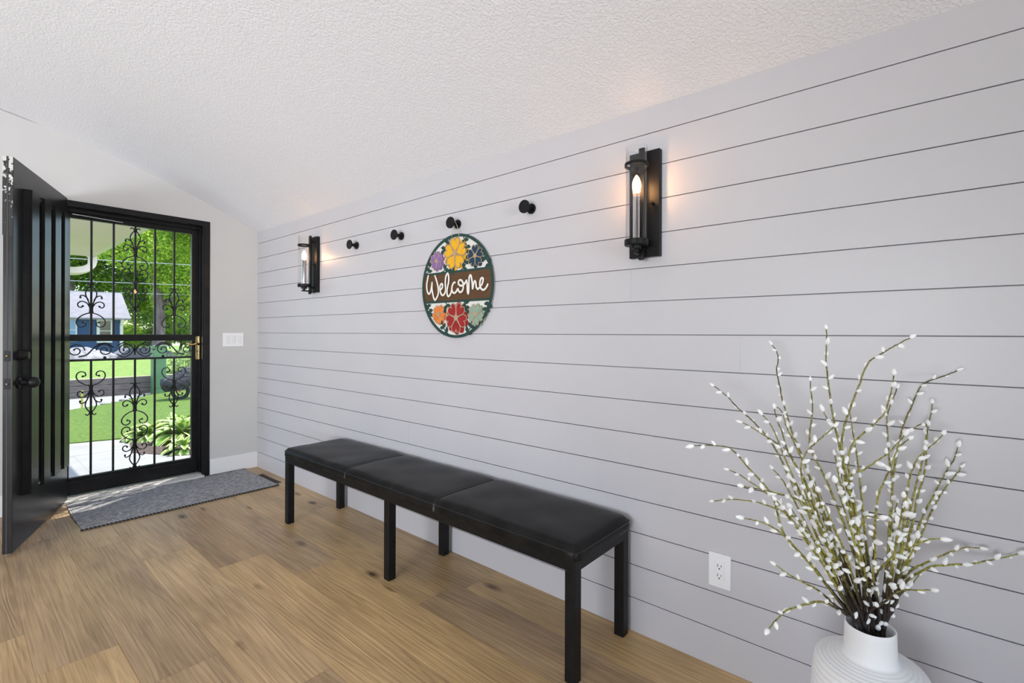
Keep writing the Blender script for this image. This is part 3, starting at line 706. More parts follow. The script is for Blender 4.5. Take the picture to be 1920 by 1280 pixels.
vine([(-.23, -.095), (-.215, -.11), (-.20, -.13), (-.19, -.145)], 2)
vine([(-.06, -.092), (-.055, -.10), (-.05, -.115), (-.058, -.13)], 1)
vine([(.085, -.092), (.095, -.10), (.10, -.12), (.108, -.135)], 2)
vine([(.275, -.092), (.268, -.11), (.255, -.13), (.25, -.15)], 2)
vine([(-.02, -.278), (-.055, -.255), (-.075, -.235), (-.085, -.215)], 2)
vine([(.08, -.275), (.115, -.252), (.135, -.232), (.145, -.21)], 2)
def heart(r, n=40, k=1.0):
    pts = []
    for i in range(n):
        t = 2*PI*i/n; x = 16*math.sin(t)**3; y = 13*math.cos(t)-5*math.cos(2*t)-2*math.cos(3*t)-math.cos(4*t)
        pts.append(((y+17)/29*r*1.0, x/16*r*.42*k))      # pointing outwards: tip at origin
    return pts
def flower(u, v, r, m, rot, name, raised=.010):
    rot = math.radians(rot)
    shadow = B()
    root = None
    for k in range(5):
        a = rot + k*2*PI/5; c_, s_ = math.cos(a), math.sin(a)
        def tr(pts, sc=1, off=.0): return [(u+(x*sc+off)*c_-y*sc*s_, v+(x*sc+off)*s_+y*sc*c_) for x, y in pts]
        bm = B(); H = heart(r)
        prism(bm, tr(H, .86, r*.07), MS @ Matrix.Translation((0, 0, raised)), .0032)
        pt = obj('petal', bm, m, SG)
        bm = B(); P = [sp(x, y, raised+.0035) for x, y in tr(H, .97, r*.0)]; P.append(P[0]); tube(bm, P, .0023 if r > .07 else .0016, 8, flat=((1, 0, 0), .9), cap=False)
        obj('petal_outline', bm, m_tan, pt)
    bm = B(); disc(bm, u, v, r*.19, raised+.002, .004, 24); obj('flower_centre', bm, m_tan, SG)
    # lower, larger backing layer offset behind
    bm = B()
    for k in range(5):
        a = rot+PI/5*.35+k*2*PI/5; c_, s_ = math.cos(a), math.sin(a)
        prism(bm, [(u+.005+x*1.04*c_-y*1.1*s_, v-.003+x*1.04*s_+y*1.1*c_) for x, y in heart(r)], MS @ Matrix.Translation((0, 0, raised-.0055+.0002*k)), .003)
    obj(name, bm, m, SG)
flower(.021, .172, .088, m_yel, 90, 'yellow_flower_base'); flower(.175, .144, .059, m_blue, 90, 'blue_flower_base')
flower(-.131, .145, .054, m_pur, 90, 'purple_flower_base'); flower(-.111, -.157, .054, m_or, 54, 'orange_flower_base')
flower(.031, -.178, .084, m_red, 54, 'red_flower_base'); flower(.18, -.164, .058, m_sage, 54, 'sage_flower_base')
LET = [[(-.203,.07),(-.21,.044),(-.217,.017),(-.214,-.014),(-.205,-.033),(-.196,-.038),(-.186,-.031),(-.176,-.006),(-.17,.026),(-.171,-.007),(-.164,-.037),(-.155,-.063),(-.143,-.075),(-.13,-.064),(-.116,-.04),(-.118,-.002),(-.132,.036),(-.147,.065)],
[(-.098,-.021),(-.083,-.009),(-.081,.01),(-.092,.012),(-.102,-.001),(-.101,-.023),(-.092,-.043),(-.077,-.052),(-.062,-.042),(-.053,-.023)],
[(-.055,-.023),(-.057,.019),(-.053,.05),(-.039,.068),(-.030,.049),(-.031,.017),(-.042,-.019),(-.042,-.044),(-.033,-.06),(-.02,-.054),(-.009,-.038),(-.004,-.016)],
[(.026,.011),(.015,.014),(.003,.003),(-.004,-.016),(.001,-.036),(.016,-.044),(.03,-.038),(.044,-.019)],
[(.044,-.019),(.051,-.035),(.066,-.042),(.082,-.031),(.087,-.007),(.082,.012),(.066,.024),(.051,.019),(.049,.005),(.066,-.007),(.089,-.003),(.106,.013),(.111,.022)],
[(.111,.022),(.116,-.004),(.119,-.04),(.124,-.053),(.128,-.04),(.129,-.005),(.131,.03),(.139,.044),(.147,.036),(.154,.005),(.158,-.03),(.163,-.007),(.172,.011),(.181,.001),(.184,-.02),(.194,-.032),(.205,-.028),(.215,-.018)],
[(.215,-.018),(.227,-.007),(.234,.016),(.226,.024),(.215,.015),(.21,-.006),(.216,-.027),(.234,-.039),(.25,-.033),(.262,-.02),(.268,-.008)]]
for st in LET:
    bm = B(); P = cr([sp(u, v, .0125) for u, v in st], 6); n_ = len(P)
    tube(bm, P, [.0058 if 2 < i < n_-3 else .0048 for i in range(n_)], 12, flat=((1, 0, 0), .38)); obj('letter', bm, m_script, SG, True, 60)
bm = B()      # twine loop over the hook
tube(bm, cr([sp(-.012, .262, .008), sp(.006, .315, .022), (-.028, -.012, .337), (-.030, -.025, .3445), (-.030, -.038, .337), sp(.046, .315, .020), sp(.050, .262, .010)], 6), .0014, 6)
obj('hanging_twine', bm, m_twine, SG)
for o_ in list(C.objects):
    pass

# ================================================================== VASE
VX, VY = -.298, -4.463
bm = B(); prof = [(0, .001), (.095, .001), (.103, .006)]
n = 150
for i in range(n+1):
    t = i/n; z = .008 + t*(.372-.008)
    r0 = .104 + .050*math.sin(PI*min(1, t*1.02)**.8*.62)**1.1 if t < 1 else 0
    r0 = .090+.038*math.sin(PI*.5*min(1, t/.62)) - (.011*((t-.62)/.38)**2 if t > .62 else 0)
    prof.append((r0 + .0042*abs(math.sin(PI*z/.0150))**.8 - .002, z))
rs, zs = prof[-1]
for i in range(1, 41):
    t = i/40; prof.append((rs+(.060-rs)*t, .372 + .022*t**.8 + .0010*math.sin(2*PI*t*6)*(1-t)**.5))
prof += [(.0570, .398), (.0555, .406), (.0545, .44), (.054, .462), (.0535, .470), (.051, .4725), (.0485, .470), (.048, .45), (.048, .39), (.06, .36), (.06, .30), (0, .30)]
lathe(bm, prof, 96, Matrix.Translation((0, 0, 0)))
vs = obj('ribbed_vase', bm, m_vase, None, True, 60); vs.location = (VX, VY, 0)
tag(vs, 'matte white ribbed ceramic vase on the floor holding pussy willow branches', 'vase')

# ================================================================== PUSSY WILLOW
cat_me = []
for k in range(3):
    bm = B(); bmesh.ops.create_icosphere(bm, subdivisions=2, radius=1)
    rnd = random.Random(k)
    for v in bm.verts:
        z = v.co.z; s = 1-.38*max(0, z)-.05*z; j = 1+rnd.uniform(-.07, .07)
        v.co = Vector((v.co.x*.0058*s*j, v.co.y*.0058*s*j, v.co.z*.0106+.0092))
    me = bpy.data.meshes.new('catkin'); bm.to_mesh(me); bm.free(); me.materials.append(m_catkin)
    for p in me.polygons: p.use_smooth = True
    cat_me.append(me)
def wall_t(px): return 1.8138/(.650*(px-960)/F+.7596)
BASE_T = 1.22
rnd = random.Random(21)
GRP = 'pussy willow branches in the white vase'
def branch(pts, dt, label=None, ncat=None, thick=1.0, bi=None):
    """pts: image points tip -> base inside the vase mouth; dt: how far the tip stands nearer (-) or farther (+) than the vase"""
    n = len(pts); P = []; seg = [0]
    for i in range(1, n): seg.append(seg[-1]+math.dist(pts[i], pts[i-1]))
    for (x, y), s in zip(pts, seg):
        f = 1-s/seg[-1]; t = BASE_T + dt*f**1.2; t = min(t, wall_t(x)-.022); P.append(atd(x, y, t))
    ang = rnd.uniform(0, 6.28); rr_ = rnd.uniform(.004, .030)
    foot = Vector((VX+rr_*math.cos(ang), VY+rr_*math.sin(ang), .335))
    # where the stem passes the rim it must lie inside the neck
    last = P[-1]; d = Vector((last.x-VX, last.y-VY)); 
    if d.length > .038: last.x, last.y = VX+d.x/d.length*.038, VY+d.y/d.length*.038
    P[-1] = last; P.append(foot)
    Q = cr(P, 5); m = len(Q); lens = [0]
    for i in range(1, m): lens.append(lens[-1]+(Q[i]-Q[i-1]).length)
    LT = lens[-1]
    for i in range(1, m-1): Q[i] = Q[i] + Vector((rnd.gauss(0, .0004), rnd.gauss(0, .0004), rnd.gauss(0, .0004)))
    rad = [(.0013 + .0031*(l/LT)**.8 + .0032*max(0, (l/LT-.72)/.28))*thick for l in lens]
    rad = [min(r_, .0075) for r_ in rad]
    bm = B(); tube(bm, Q, rad, 7)
    LCat = LT*(.62 if LT > .45 else .66); nc = ncat or max(4, int(LCat/.030))
    spots = []
    for k in range(nc):
        l = (k+.15+rnd.uniform(-.2, .2))/nc*LCat; l = max(0, l); i = max(1, min(m-2, next((j for j in range(m) if lens[j] >= l), m-2)))
        f = (l-lens[i-1])/max(1e-6, lens[i]-lens[i-1]); p = Q[i-1].lerp(Q[i], max(0, min(1, f))); tg = (Q[i-1]-Q[i]).normalized()
        a, b = frame_of(tg); th = k*2.4+rnd.uniform(-.5, .5); side = a*math.cos(th)+b*math.sin(th)
        if k == 0: dirn = tg
        else: dirn = (tg*rnd.uniform(.5, 1.0)+side*.8).normalized()
        p = p + side*.0012*(k > 0)
        if p.x + dirn.x*.018 > -.008: dirn.x = -abs(dirn.x)
        spots.append((p, dirn)); ball(bm, p, .0021, 6)
    base = Vector((foot.x, foot.y, foot.z))
    o = obj('willow_branch', bm, m_stem, None, True, 60)
    tag(o, label or 'olive stemmed pussy willow branch with white catkins in the dense middle of the bunch', 'branch', GRP)
    for p, dirn in spots:
        c_ = bpy.data.objects.new('catkin', cat_me[rnd.randrange(3)]); C.objects.link(c_); c_.parent = o
        sc = rnd.uniform(.72, 1.12)
        c_.matrix_local = Matrix.Translation(p) @ dirn.to_track_quat('Z', 'Y').to_matrix().to_4x4() @ Matrix.Diagonal((sc, sc, sc*rnd.uniform(.85, 1.15), 1))
    return o
b1, b2, b3, b4, b5, b6, b7 = (1600, 1166), (1610, 1170), (1622, 1176), (1636, 1178), (1646, 1180), (1657, 1176), (1664, 1170)
BR = [
 ([(1444,642),(1456,658),(1459,677),(1456,693),(1461,720),(1467,749),(1473,770),(1488,818),(1499,842),(1530,930),(1560,1020),(1590,1105),b2], .34, 'tall branch whose drooping tip bends left close to the wall'),
 ([(1549,616),(1550,634),(1549,677),(1553,714),(1558,757),(1565,797),(1575,839),(1584,892),(1604,989),(1622,1066),(1631,1125),b4], .0, 'tallest pussy willow branch, standing upright above the rest'),
 ([(1520,709),(1520,733),(1524,759),(1520,797),(1518,828),(1525,855),(1546,892),(1585,990),(1615,1080),b5], .12, 'slim upright branch just left of the tallest one'),
 ([(1335,721),(1358,738),(1384,765),(1408,786),(1435,815),(1459,850),(1477,890),(1499,924),(1530,1000),(1560,1075),b1], .36, 'long branch reaching up to the far upper left'),
 ([(1386,790),(1403,797),(1427,812),(1456,830),(1477,845),(1492,872),(1509,906),(1545,1000),(1585,1090),b2], .2, 'dark tipped side branch just below the upper left one'),
 ([(1298,836),(1323,834),(1363,838),(1382,852),(1408,882),(1435,911),(1451,937),(1468,998),(1498,1034),(1528,1066),(1557,1105),(1587,1140),b2], .06, 'branch reaching farthest left with a level tip'),
 ([(1364,880),(1384,888),(1411,906),(1429,919),(1456,940),(1486,980),(1522,1028),(1551,1069),(1578,1108),b2], .22, 'short dark branch on the left below the level tipped one'),
 ([(1388,910),(1419,916),(1451,923),(1480,930),(1510,945),(1535,985),(1560,1040),(1590,1100),b3], -.05, 'left branch thick with catkins, pointing level'),
 ([(1339,939),(1364,936),(1403,938),(1439,947),(1468,959),(1504,979),(1530,1020),(1560,1075),b1], .35, 'thin dark branch pointing level to the left near the wall'),
 ([(1394,971),(1418,976),(1445,986),(1471,1005),(1498,1034),(1525,1065),(1551,1099),(1581,1137),b1], -.08, 'low arching branch on the left over the outlet'),
 ([(1439,1182),(1451,1167),(1468,1149),(1486,1140),(1516,1131),(1540,1128),(1563,1137),(1587,1152),b1], -.16, 'lowest branch, drooping down left beside the vase'),
 ([(1445,875),(1461,892),(1477,916),(1500,960),(1540,1040),(1580,1110),b2], .1, None),
 ([(1451,762),(1456,783),(1467,812),(1475,839),(1490,871),(1509,900),(1540,980),(1575,1070),b3], -.02, None),
 ([(1452,759),(1467,773),(1475,802),(1490,832),(1512,880),(1545,960),(1580,1060),b3], .14, None),
 ([(1541,767),(1552,786),(1565,802),(1573,828),(1588,920),(1606,1010),(1625,1090),b4], .05, None),
 ([(1709,632),(1678,648),(1656,661),(1632,676),(1620,696),(1610,725),(1594,765),(1582,804),(1578,834),(1582,866),(1590,906),(1603,990),(1618,1070),b3], -.08, 'tall branch bending right near the top with a slanting tip'),
 ([(1801,692),(1778,702),(1736,717),(1723,730),(1709,762),(1696,791),(1686,826),(1679,866),(1673,905),(1672,944),(1669,1004),(1666,1063),(1662,1123),b6], .2, 'tall branch arching to the upper right with a dark tip at the wall'),
 ([(1676,698),(1674,720),(1667,749),(1659,773),(1648,786),(1635,799),(1619,812),(1600,831),(1592,850),(1592,887),(1608,980),(1625,1070),b4], -.06, 'curved branch in the middle leaning right then up'),
 ([(1683,725),(1675,746),(1664,775),(1663,791),(1665,828),(1667,860),(1673,905),(1668,980),(1663,1060),b5], .16, None),
 ([(1748,753),(1746,775),(1739,802),(1736,834),(1737,866),(1731,898),(1720,932),(1713,974),(1702,1019),(1693,1063),(1684,1093),b7], .12, 'upright branch on the right ending in two catkins'),
 ([(1772,810),(1757,826),(1736,844),(1720,860),(1709,884),(1701,919),(1695,980),(1688,1040),(1678,1110),b6], .05, 'right hand branch bent over beside the upright one'),
 ([(1797,834),(1789,860),(1776,881),(1762,905),(1749,932),(1737,953),(1723,986),(1708,1025),(1696,1054),(1684,1093),b7], .14, 'upper one of the two rightmost slanting branches'),
 ([(1804,870),(1797,884),(1778,908),(1765,925),(1746,959),(1734,986),(1714,1034),(1693,1078),b7], .13, 'lower one of the two rightmost slanting branches'),
 ([(1918,1036),(1886,1044),(1850,1051),(1821,1057),(1776,1059),(1746,1062),(1726,1072),(1705,1084),(1690,1105),(1678,1132),b7], .04, 'longest sideways branch, pointing right almost out of the picture'),
 ([(1844,1028),(1812,1026),(1785,1034),(1758,1045),(1731,1057),(1708,1069),(1693,1090),(1680,1130),b7], .08, 'sideways branch just above the longest right hand one'),
 ([(1764,1010),(1743,1011),(1714,1022),(1684,1036),(1660,1057),(1640,1081),(1630,1110),b4], -.10, 'near branch crossing to the right with a fat white tip catkin'),
 ([(1746,1106),(1720,1106),(1693,1106),(1675,1114),(1657,1129),(1631,1146),b3], -.14, 'low branch pointing right just above the vase mouth'),
 ([(1699,812),(1685,829),(1664,850),(1638,868),(1618,881),(1596,897),(1602,980),(1620,1070),b4], -.04, None),
 ([(1707,821),(1685,839),(1670,876),(1656,905),(1646,935),(1640,1000),(1640,1070),b5], -.08, None),
 ([(1657,971),(1643,971),(1625,968),(1613,986),(1610,1010),(1616,1048),(1625,1090),b4], -.15, 'small hooked branch at the centre front'),
 ([(1570,795),(1546,815),(1525,834),(1510,851),(1502,885),(1520,950),(1560,1040),b3], -.06, None),
 ([(1425,773),(1440,789),(1453,812),(1468,850),(1490,900),(1530,980),(1575,1080),b2], .1, None),
 ([(1707,807),(1733,793),(1739,815),(1728,870),(1712,930),(1700,990),(1685,1060),b6], .06, None),
 ([(1593,764),(1596,790),(1606,850),(1614,920),(1622,1000),(1632,1080),b5], .1, None),
]
for pts, dt, lab in BR: branch(pts, dt, lab)
for k in range(21):     # the dense heart of the bunch
    u = (k+.5)/21; tx = 1440+u*300+rnd.uniform(-14, 14); ty = 850+abs(u-.45)*230+rnd.uniform(-20, 130)
    bs = [b1, b2, b3, b4, b5, b6, b7][min(6, int(u*7))]; mx_, my_ = bs[0]+(tx-bs[0])*.42, bs[1]+(ty-bs[1])*.55
    branch([(tx, ty), (tx+(mx_-tx)*.35+rnd.uniform(-7, 7), ty+(my_-ty)*.4), (mx_+rnd.uniform(-6, 6), my_), ((mx_+bs[0])/2+rnd.uniform(-3, 3), (my_+bs[1])/2), bs], rnd.uniform(-.16, .14))

# ================================================================== OUTDOORS
GZ = -.10
def ground(name, pts, z, m, thick=.05):
    bm = B(); prism(bm, [(x, y) for x, y in pts], Matrix.Translation((0, 0, z-thick)), thick); return tag(obj(name, bm, m), kind='structure')
ground('patio', [(-12, .14), (6, .14), (6, 1.25), (.1, 1.25), (-.22, 1.42), (-.52, 1.95), (-.36, 2.85), (-.9, 3.02), (-12, 3.1)], GZ, m_conc)
bm = B()
for (x0, y0, x1, y1) in ((-3, 2.22, .0, 2.24), (-.95, .2, -.94, 2.2), (-1.3, 2.25, -1.27, 3.0)): box(bm, (x0, y0, GZ-.001), (x1, y1+.004, GZ+.0015))
o = obj('patio_seams', bm, m_drive); tag(o, kind='structure')
ground('garden_bed', [(6, 1.25), (.1, 1.25), (-.22, 1.42), (-.52, 1.95), (-.36, 2.85), (.6, 3.3), (6, 3.3)], GZ+.005, m_mulch)
ground('lawn', [(-12, 3.1), (-.9, 3.02), (-.36, 2.85), (.6, 3.3), (6, 3.3), (14, 3.3), (14, 8.0), (1.2, 8.0), (.5, 7.1), (.13, 6.7), (-.5, 6.2), (-12, 5.4)], GZ+.012, m_grass)
ground('driveway', [(-12, 5.4), (-.5, 6.2), (.13, 6.7), (.5, 7.1), (1.2, 8.0), (1.2, 8.05), (-12, 8.05)], GZ, m_drive)
rw = empty('retaining_wall', (0, 8.1, GZ), 0, 'low weathered timber retaining wall beyond the driveway', 'retaining wall')
for k in range(3): obj('timber', box(B(), (-9, -.03, .002+k*.118), (1.9, .10, .116+k*.118), bev=.006), m_wood, rw)
obj('top_edging', box(B(), (-9, -.035, .356), (1.9, .09, .372)), m_tcap, rw)
bm = B(); Vv = {}
for i in range(31):
    for j in range(13):
        x = -12+i*1.2; y = 8.2+j*1.0; z = .25 - .14*(j/12)**1.0 + .02*math.sin(i*1.7+j); Vv[i, j] = bm.verts.new((x, y, z))
for i in range(30):
    for j in range(12): bm.faces.new((Vv[i, j], Vv[i+1, j], Vv[i+1, j+1], Vv[i, j+1]))
tag(obj('upper_lawn', bm, m_grass2, None, True), kind='structure')
ground('far_street', [(-30, 20.2), (60, 20.2), (60, 34), (-30, 34)], -1.0, m_drive)
ground('far_yard', [(-30, 34), (70, 34), (70, 90), (-30, 90)], -1.0, m_grass2)
ground('bank', [(-30, 8.0), (-12, 8.0), (-12, 20.2), (-30, 20.2)], -.1, m_grass2)
# neighbouring roof wing: soffit, gutter, downspout
ev = empty('porch_eave', (-.25, 2.0, 2.5), 0, 'beige roof overhang with gutter and curved downspout outside', 'eave')
bm = B(); box(bm, (-1.6, -.6, 0), (.0, 4.35, .02)); box(bm, (-1.6, -.6, .02), (.0, 4.35, .16)); obj('soffit', bm, m_soffit, ev)
bm = B(); prism(bm, [(.0, -.005), (.085, -.005), (.115, .04), (.12, .13), (.0, .13)], Matrix.Translation((0, 4.45, 0)) @ ROTX, 5.05); obj('gutter', bm, m_gut, ev)
bm = B(); tube(bm, cr([(.055, 4.30, .0), (.055, 4.31, -.08), (.03, 4.30, -.17), (-.08, 4.26, -.25), (-.28, 4.2, -.29), (-.75, 4.1, -.31)], 6), .075, 4); obj('downspout', bm, m_gut, ev)
# blue house
HY = 40.0
pe0, pe1 = at(60, 592, 'Y', HY), at(246, 597, 'Y', HY); ez = pe1.z; pc = at(231, 600, 'Y', HY+.4)
rdg = at(228, 549.5, 'Y', HY+5)
hs = empty('blue_house', (pc.x-6, HY+4, -1.0), 0, 'blue sided house with pale grey roof beyond the lawn', 'house')
def HL(x, y, z): return Vector((x-(pc.x-6), y-(HY+4), z+1.0))
bm = B(); box(bm, HL(pc.x-12, HY+.4, -1), HL(pc.x, HY+9.6, ez-.05)); obj('siding', bm, m_siding, hs)
bm = B()
vs_ = [bm.verts.new(HL(*p)) for p in ((pe1.x-13.5, HY, ez), (pe1.x, HY, ez), (rdg.x, HY+5, rdg.z), (rdg.x-13, HY+5, rdg.z), (pe1.x-13.5, HY, ez-.12), (pe1.x, HY, ez-.12), (pe1.x-13.5, HY+10, ez), (pe1.x, HY+10, ez))]
for f in ((0, 1, 2, 3), (0, 4, 5, 1), (3, 2, 7, 6), (4, 6, 7, 5), (1, 5, 7, 2), (0, 3, 6, 4)): bm.faces.new([vs_[i] for i in f])
obj('roof', bm, m_roof, hs)
def hwin(pl_, pr_, ptop, pbot, m):
    a = at(pl_, ptop, 'Y', HY+.4); b = at(pr_, pbot, 'Y', HY+.4); z1, z0 = a.z, b.z
    bm = B(); box(bm, HL(a.x, HY+.30, z0), HL(b.x, HY+.45, z1)); f = obj('window_frame', bm, m_white, hs)
    wdt = b.x-a.x; bm = B(); mz_ = (z0+z1)/2
    for q0, q1 in ((z0+.1*(z1-z0), mz_-.03), (mz_+.03, z1-.08*(z1-z0))): box(bm, HL(a.x+wdt*.2, HY+.27, q0), HL(b.x-wdt*.12, HY+.31, q1))
    obj('window_glass', bm, m, f)
hwin(181, 210, 598, 642, m_winglass); hwin(118, 144, 596, 640, m_winblue)
bm = B(); tube(bm, [HL(pe1.x-.5, HY+.05, ez-.06), HL(pc.x-.12, HY+.3, ez-.5), HL(pc.x-.12, HY+.3, -.95)], .12, 4); obj('downspout', bm, m_white, hs)
# trees
def tree(x, y, h, blobs, nl, lm, tr, label, zb=-1.0, ls=.17):
    t = empty('tree', (x, y, zb), 0, label, 'tree', 'trees beyond the lawn'); r_ = random.Random(int(x*10+y))
    bm = B()
    if tr: tube(bm, cr([(0, 0, 0), (r_.uniform(-.2, .2), 0, h*.25), (r_.uniform(-.3, .3), 0, h*.5), (0, 0, h*.75)], 4), [tr*(1-.7*i/12) for i in range(13)], 10)
    for k in range(5):
        a = k*1.3; z = h*(.3+.09*k); tube(bm, cr([(0, 0, z), (math.cos(a)*h*.12, math.sin(a)*h*.1, z+h*.08), (math.cos(a)*h*.25, math.sin(a)*h*.2, z+h*.2)], 3), [tr*.35*(1-.12*i) for i in range(7)], 6)
    obj('trunk', bm, m_bark, t, True)
    bm = B()
    for (bx_, by_, bz_, br2) in blobs:
        for i in range(int(nl*br2)):
            d = Vector((r_.gauss(0, 1), r_.gauss(0, 1), r_.gauss(0, 1))).normalized()*br2*(r_.random()**.35)
            c_ = Vector((bx_, by_, bz_))+Vector((d.x, d.y, d.z*.8)); s = ls*r_.uniform(.6, 1.3)
            n_ = Vector((r_.gauss(0, 1), r_.gauss(0, 1)-.4, r_.gauss(0, 1)+.6)).normalized(); u, v = frame_of(n_); th = r_.uniform(0, 6.28); u, v = u*math.cos(th)+v*math.sin(th), v*math.cos(th)-u*math.sin(th)
            vv = [bm.verts.new(c_+u*s*.5), bm.verts.new(c_+v*s*.34), bm.verts.new(c_-u*s*.5), bm.verts.new(c_-v*s*.34)]; bm.faces.new(vv)
    me_o = obj('foliage', bm, lm, t)
    return t
def blobs(seed, n, w, h0, h1, r0, r1):
    r_ = random.Random(seed); return [(r_.uniform(-w, w), r_.uniform(-w*.6, w*.6), r_.uniform(h0, h1), r_.uniform(r0, r1)) for _ in range(n)]
r9 = random.Random(9); cb = [(r9.uniform(0.2, 5.5), r9.uniform(-2, 2.5), r9.uniform(4.2, 7), r9.uniform(1.3, 1.9)) for _ in range(10)] + [(r9.uniform(-3.5, 5.5), r9.uniform(-2, 3), r9.uniform(7, 12.5), r9.uniform(1.6, 2.4)) for _ in range(14)]
tree(at(294, 600, 'Y', 34).x, 34, 13, cb, 1500, m_leafB, .42, 'broad leafy tree with a thick grey trunk right of the blue house')
tree(5.2, 54, 15, blobs(2, 22, 7.5, 4.0, 14, 2.2, 3.4), 1300, m_leafA, .4, 'tall green tree rising behind the roof of the blue house', ls=.24)
tree(15.0, 54, 16, blobs(3, 20, 6.0, 1.5, 14, 2.2, 3.4), 1100, m_leafB, .4, 'bright green tree far behind the thick grey trunk', ls=.24)
tree(-6, 55, 14, blobs(4, 14, 6.0, 3, 13, 2.2, 3.2), 360, m_leafA, .4, 'green tree hidden mostly behind the porch eave and left door edge', ls=.4)
tree(20.5, 44, 13, blobs(5, 14, 4.5, 1.5, 12, 2, 3), 420, m_leafA, .4, 'dark green tree at the right behind the storm door frame', ls=.36)
tree(9.6, 58, 5, blobs(7, 9, 4, .8, 3.6, 1.2, 1.9), 700, m_leafB, .15, 'low bright green tree between the blue house and the grey trunk', ls=.2)
tree(16, 62, 6, [(random.Random(31+i).uniform(-9, 9), 0, 1.2+random.Random(77+i).uniform(0, 3), 1.6) for i in range(26)], 900, m_leafA, .15, 'low dense row of greenery along the far horizon', ls=.22)
# shrub, utility pedestal, covered thing
def shrub(x, y, zb, w, h, n, lm, label, ls=.07):
    t = empty('shrub', (x, y, zb), 0, label, 'shrub'); r_ = random.Random(int(x*100))
    bm = B()
    for i in range(n):
        d = Vector((r_.gauss(0, 1), r_.gauss(0, 1), abs(r_.gauss(0, 1)))).normalized()*(r_.random()**.4)
        c_ = Vector((d.x*w, d.y*w, d.z*h)); s = ls*r_.uniform(.7, 1.3); nn_ = (d+Vector((r_.gauss(0, .5), r_.gauss(0, .5), r_.gauss(0, .5)))).normalized(); u, v = frame_of(nn_)
        bm.faces.new([bm.verts.new(c_+u*s*.5), bm.verts.new(c_+v*s*.35), bm.verts.new(c_-u*s*.5), bm.verts.new(c_-v*s*.35)])
    obj('foliage', bm, lm, t); bm = B()
    for k in range(6): tube(bm, [(0, 0, 0), (w*.5*math.cos(k), w*.5*math.sin(k), h*.7)], [.012, .004], 5)
    obj('stem', bm, m_bark, t)
sp1 = at(332, 742, 'Z', GZ)
shrub(at(338, 735, 'Z', GZ).x+.25, at(338, 735, 'Z', GZ).y+.9, GZ, .40, 1.0, 900, m_leafC, 'pale green shrub between the green pedestal and the black cover')
gp = empty('utility_pedestal', (*at(297, 737, 'Z', GZ).to_2d(), GZ), 0, 'tall green utility pedestal standing on the lawn edge', 'utility pedestal')
obj('body', box(B(), (-.12, -.09, 0), (.12, .09, .98), bev=.01), m_gpost, gp); obj('cap', box(B(), (-.13, -.10, .975), (.13, .10, 1.02), bev=.008), m_gpost, gp)
obj('door_panel', box(B(), (-.10, -.098, .12), (.10, -.088, .86), bev=.003), m_gpost, gp)
wb_ = empty('wheelbarrow', (*at(341, 748, 'Z', GZ).to_2d(), GZ), 0, 'black tub wheelbarrow with a red handle tipped on the lawn', 'wheelbarrow')
bm = B(); bmesh.ops.create_icosphere(bm, subdivisions=3, radius=1)
for v in bm.verts:
    v.co = Vector((v.co.x*.36, v.co.y*.24, max(-.14, v.co.z*.20 + .05*math.sin(v.co.x*4)+.03*math.sin(v.co.y*9))+.36+.08*v.co.x))
obj('tub', bm, m_tarp, wb_, True)
bm = B(); lathe(bm, [(.10, -.03), (.15, -.035), (.16, 0), (.15, .035), (.10, .03), (.10, -.03)], 20, Matrix.Translation((-.05, -.1, .16)) @ ROTX); obj('wheel', bm, m_tyre, wb_)
for s in (-1, 1):
    bm = B(); tube(bm, [(-.1, s*.18, .16), (.2, s*.2, .44), (.48, s*.21, .30)], .014, 6); obj('handle', bm, m_redh, wb_)
bm = B(); tube(bm, [(.12, -.15, .40), (.14, -.16, 0)], .012, 6); tube(bm, [(.12, .15, .40), (.14, .16, 0)], .012, 6); obj('leg', bm, m_bmetal, wb_)
bm = B(); tube(bm, [(0, 0, 0), (0, 0, .30)], .022, 4); yp = obj('marker_stake', bm, m_ypost); yp.location = (-.31, 6.42, GZ); tag(yp, 'yellow marker stake at the edge of the driveway', 'stake')
# edging stones
for k in range(5):
    bm = B(); bmesh.ops.create_icosphere(bm, subdivisions=2, radius=1); r_ = random.Random(k)
    sz = r_.uniform(.03, .05)
    for v in bm.verts: v.co = Vector((v.co.x*sz*1.5, v.co.y*sz, v.co.z*sz*.45+sz*.3))*r_.uniform(.93, 1.07)
    o = obj('edging_stone', bm, m_rock, None, True); o.location = (.02+k*.17, 6.62+k*.19, GZ+.005); tag(o, 'small dark edging stone between driveway and lawn', 'stone', 'edging stones along the driveway')
# parked car beyond the crest
cr_ = empty('parked_car', (at(262, 660, 'Y', 26).x, 26, -1.0), 0, 'dark blue parked car on the street beyond the lawn', 'car')
bm = B(); prof = [(-2.2, .35), (-2.2, .75), (-1.9, .92), (-1.1, .98), (-.55, 1.42), (.75, 1.45), (1.35, 1.0), (2.1, .9), (2.2, .6), (2.2, .35)]
prism(bm, prof, Matrix.Translation((0, .85, 0)) @ ROTX, 1.7); obj('body', bm, m_carb, cr_)
bm = B(); prism(bm, [(-.95, 1.0), (-.5, 1.36), (.7, 1.38), (1.15, 1.02)], Matrix.Translation((0, .86, 0)) @ ROTX, 1.72); obj('side_glass', bm, m_carg, cr_)
for x in (-1.4, 1.4):
    for y in (-.8, .8):
        bm = B(); lathe(bm, [(0, -.1), (.33, -.1), (.34, 0), (.33, .1), (0, .1)], 20, Matrix.Translation((x, y, .34)) @ ROTX); obj('wheel', bm, m_tyre, cr_)
bm = B(); bmesh.ops.create_icosphere(bm, subdivisions=3, radius=1); r_ = random.Random(4)
for v in bm.verts: v.co = Vector((v.co.x*1.5, v.co.y*1.0, v.co.z*.8))*(1+.12*math.sin(v.co.x*5)*math.sin(v.co.z*6+1))
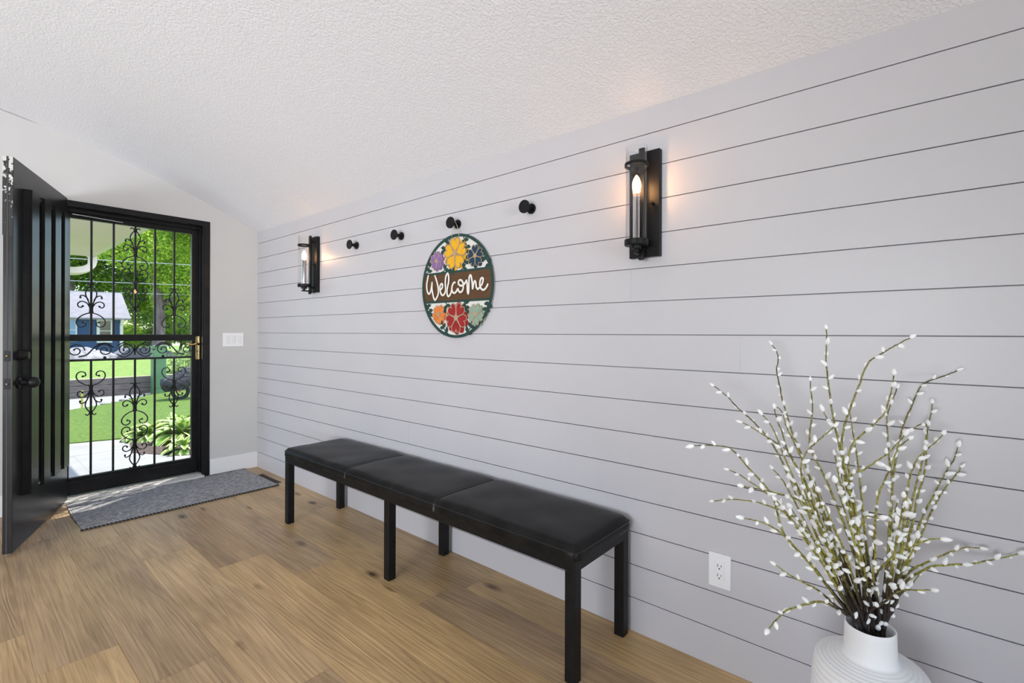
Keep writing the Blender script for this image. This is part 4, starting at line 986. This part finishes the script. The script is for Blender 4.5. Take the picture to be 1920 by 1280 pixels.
o = obj('boulder', bm, m_rock, None, True); o.location = (at(143, 660, 'Y', 22).x, 22.5, -.25); tag(o, 'large grey boulder left of the parked car beyond the lawn', 'boulder')
# overhead wires
for k, (pa, pb) in enumerate((((131, 484), (365, 497)), ((131, 526), (365, 535)), ((131, 546), (365, 553)))):
    a, b = at(*pa, 'Y', 30+k), at(*pb, 'Y', 30+k); d = b-a; bm = B()
    P = [a-d*1.5+d*4*i/12 for i in range(13)]
    tube(bm, P, .022, 5); o = obj('overhead_wire', bm, m_wire); tag(o, ['upper overhead wire crossing the trees', 'overhead wire passing just above the blue house roof', 'lowest overhead wire along the roof ridge', 'topmost overhead wire near the gutter'][k], 'wire', 'overhead wires')
# hostas
def hosta(x, y, s, nl, label):
    t = empty('hosta', (x, y, GZ+.003), 0, label, 'plant', 'hostas in the garden bed'); r_ = random.Random(int(x*1000)); bm = B(); lay = bm.verts.layers.float.new('edge')
    for k in range(nl):
        a = k*2.4+r_.uniform(-.3, .3); f = (k+1)/nl; Ln = s*(.7+.6*f)*r_.uniform(.85, 1.1); el = math.radians(78-62*f+r_.uniform(-8, 8)); wd = Ln*.17
        rows = []; p = Vector((0, 0, .02)); dirn = Vector((math.cos(a)*math.cos(el), math.sin(a)*math.cos(el), math.sin(el))); side = Vector((-math.sin(a), math.cos(a), 0))
        for i in range(9):
            tt = i/8; w_ = wd*math.sin(PI*max(0, tt-.3)/.7)**.8 if tt > .3 else wd*.06
            if i == 8: w_ = .001
            up = side.cross(dirn).normalized()*(-1)
            if up.z < 0: up = -up
            row = []
            for j in (-1, -.6, 0, .6, 1):
                v = bm.verts.new(p+side*w_*j+up*abs(j)*w_*.35); v[lay] = abs(j) if tt > .3 else .1; row.append(v)
            rows.append(row); p = p+dirn*Ln/8; dirn = (dirn+Vector((0, 0, -.17-.05*f))).normalized()
        for r0, r1 in zip(rows, rows[1:]):
            for j in range(4): bm.faces.new((r0[j], r0[j+1], r1[j+1], r1[j]))
    bm.normal_update(); bmesh.ops.recalc_face_normals(bm, faces=bm.faces); obj('foliage', bm, m_hosta, t, True, 180)
hosta(.05, 2.30, .36, 80, 'large variegated hosta in the middle of the garden bed')
hosta(-.12, 1.60, .22, 34, 'small variegated hosta nearest the house by the patio edge')
hosta(.50, 2.85, .38, 70, 'variegated hosta at the back right of the garden bed')
hosta(-.20, 2.66, .28, 60, 'low variegated hosta at the left end of the garden bed')
hosta(.34, 1.95, .33, 60, 'variegated hosta at the right side of the garden bed')
hosta(.16, 2.95, .30, 60, 'variegated hosta behind the largest one in the garden bed')
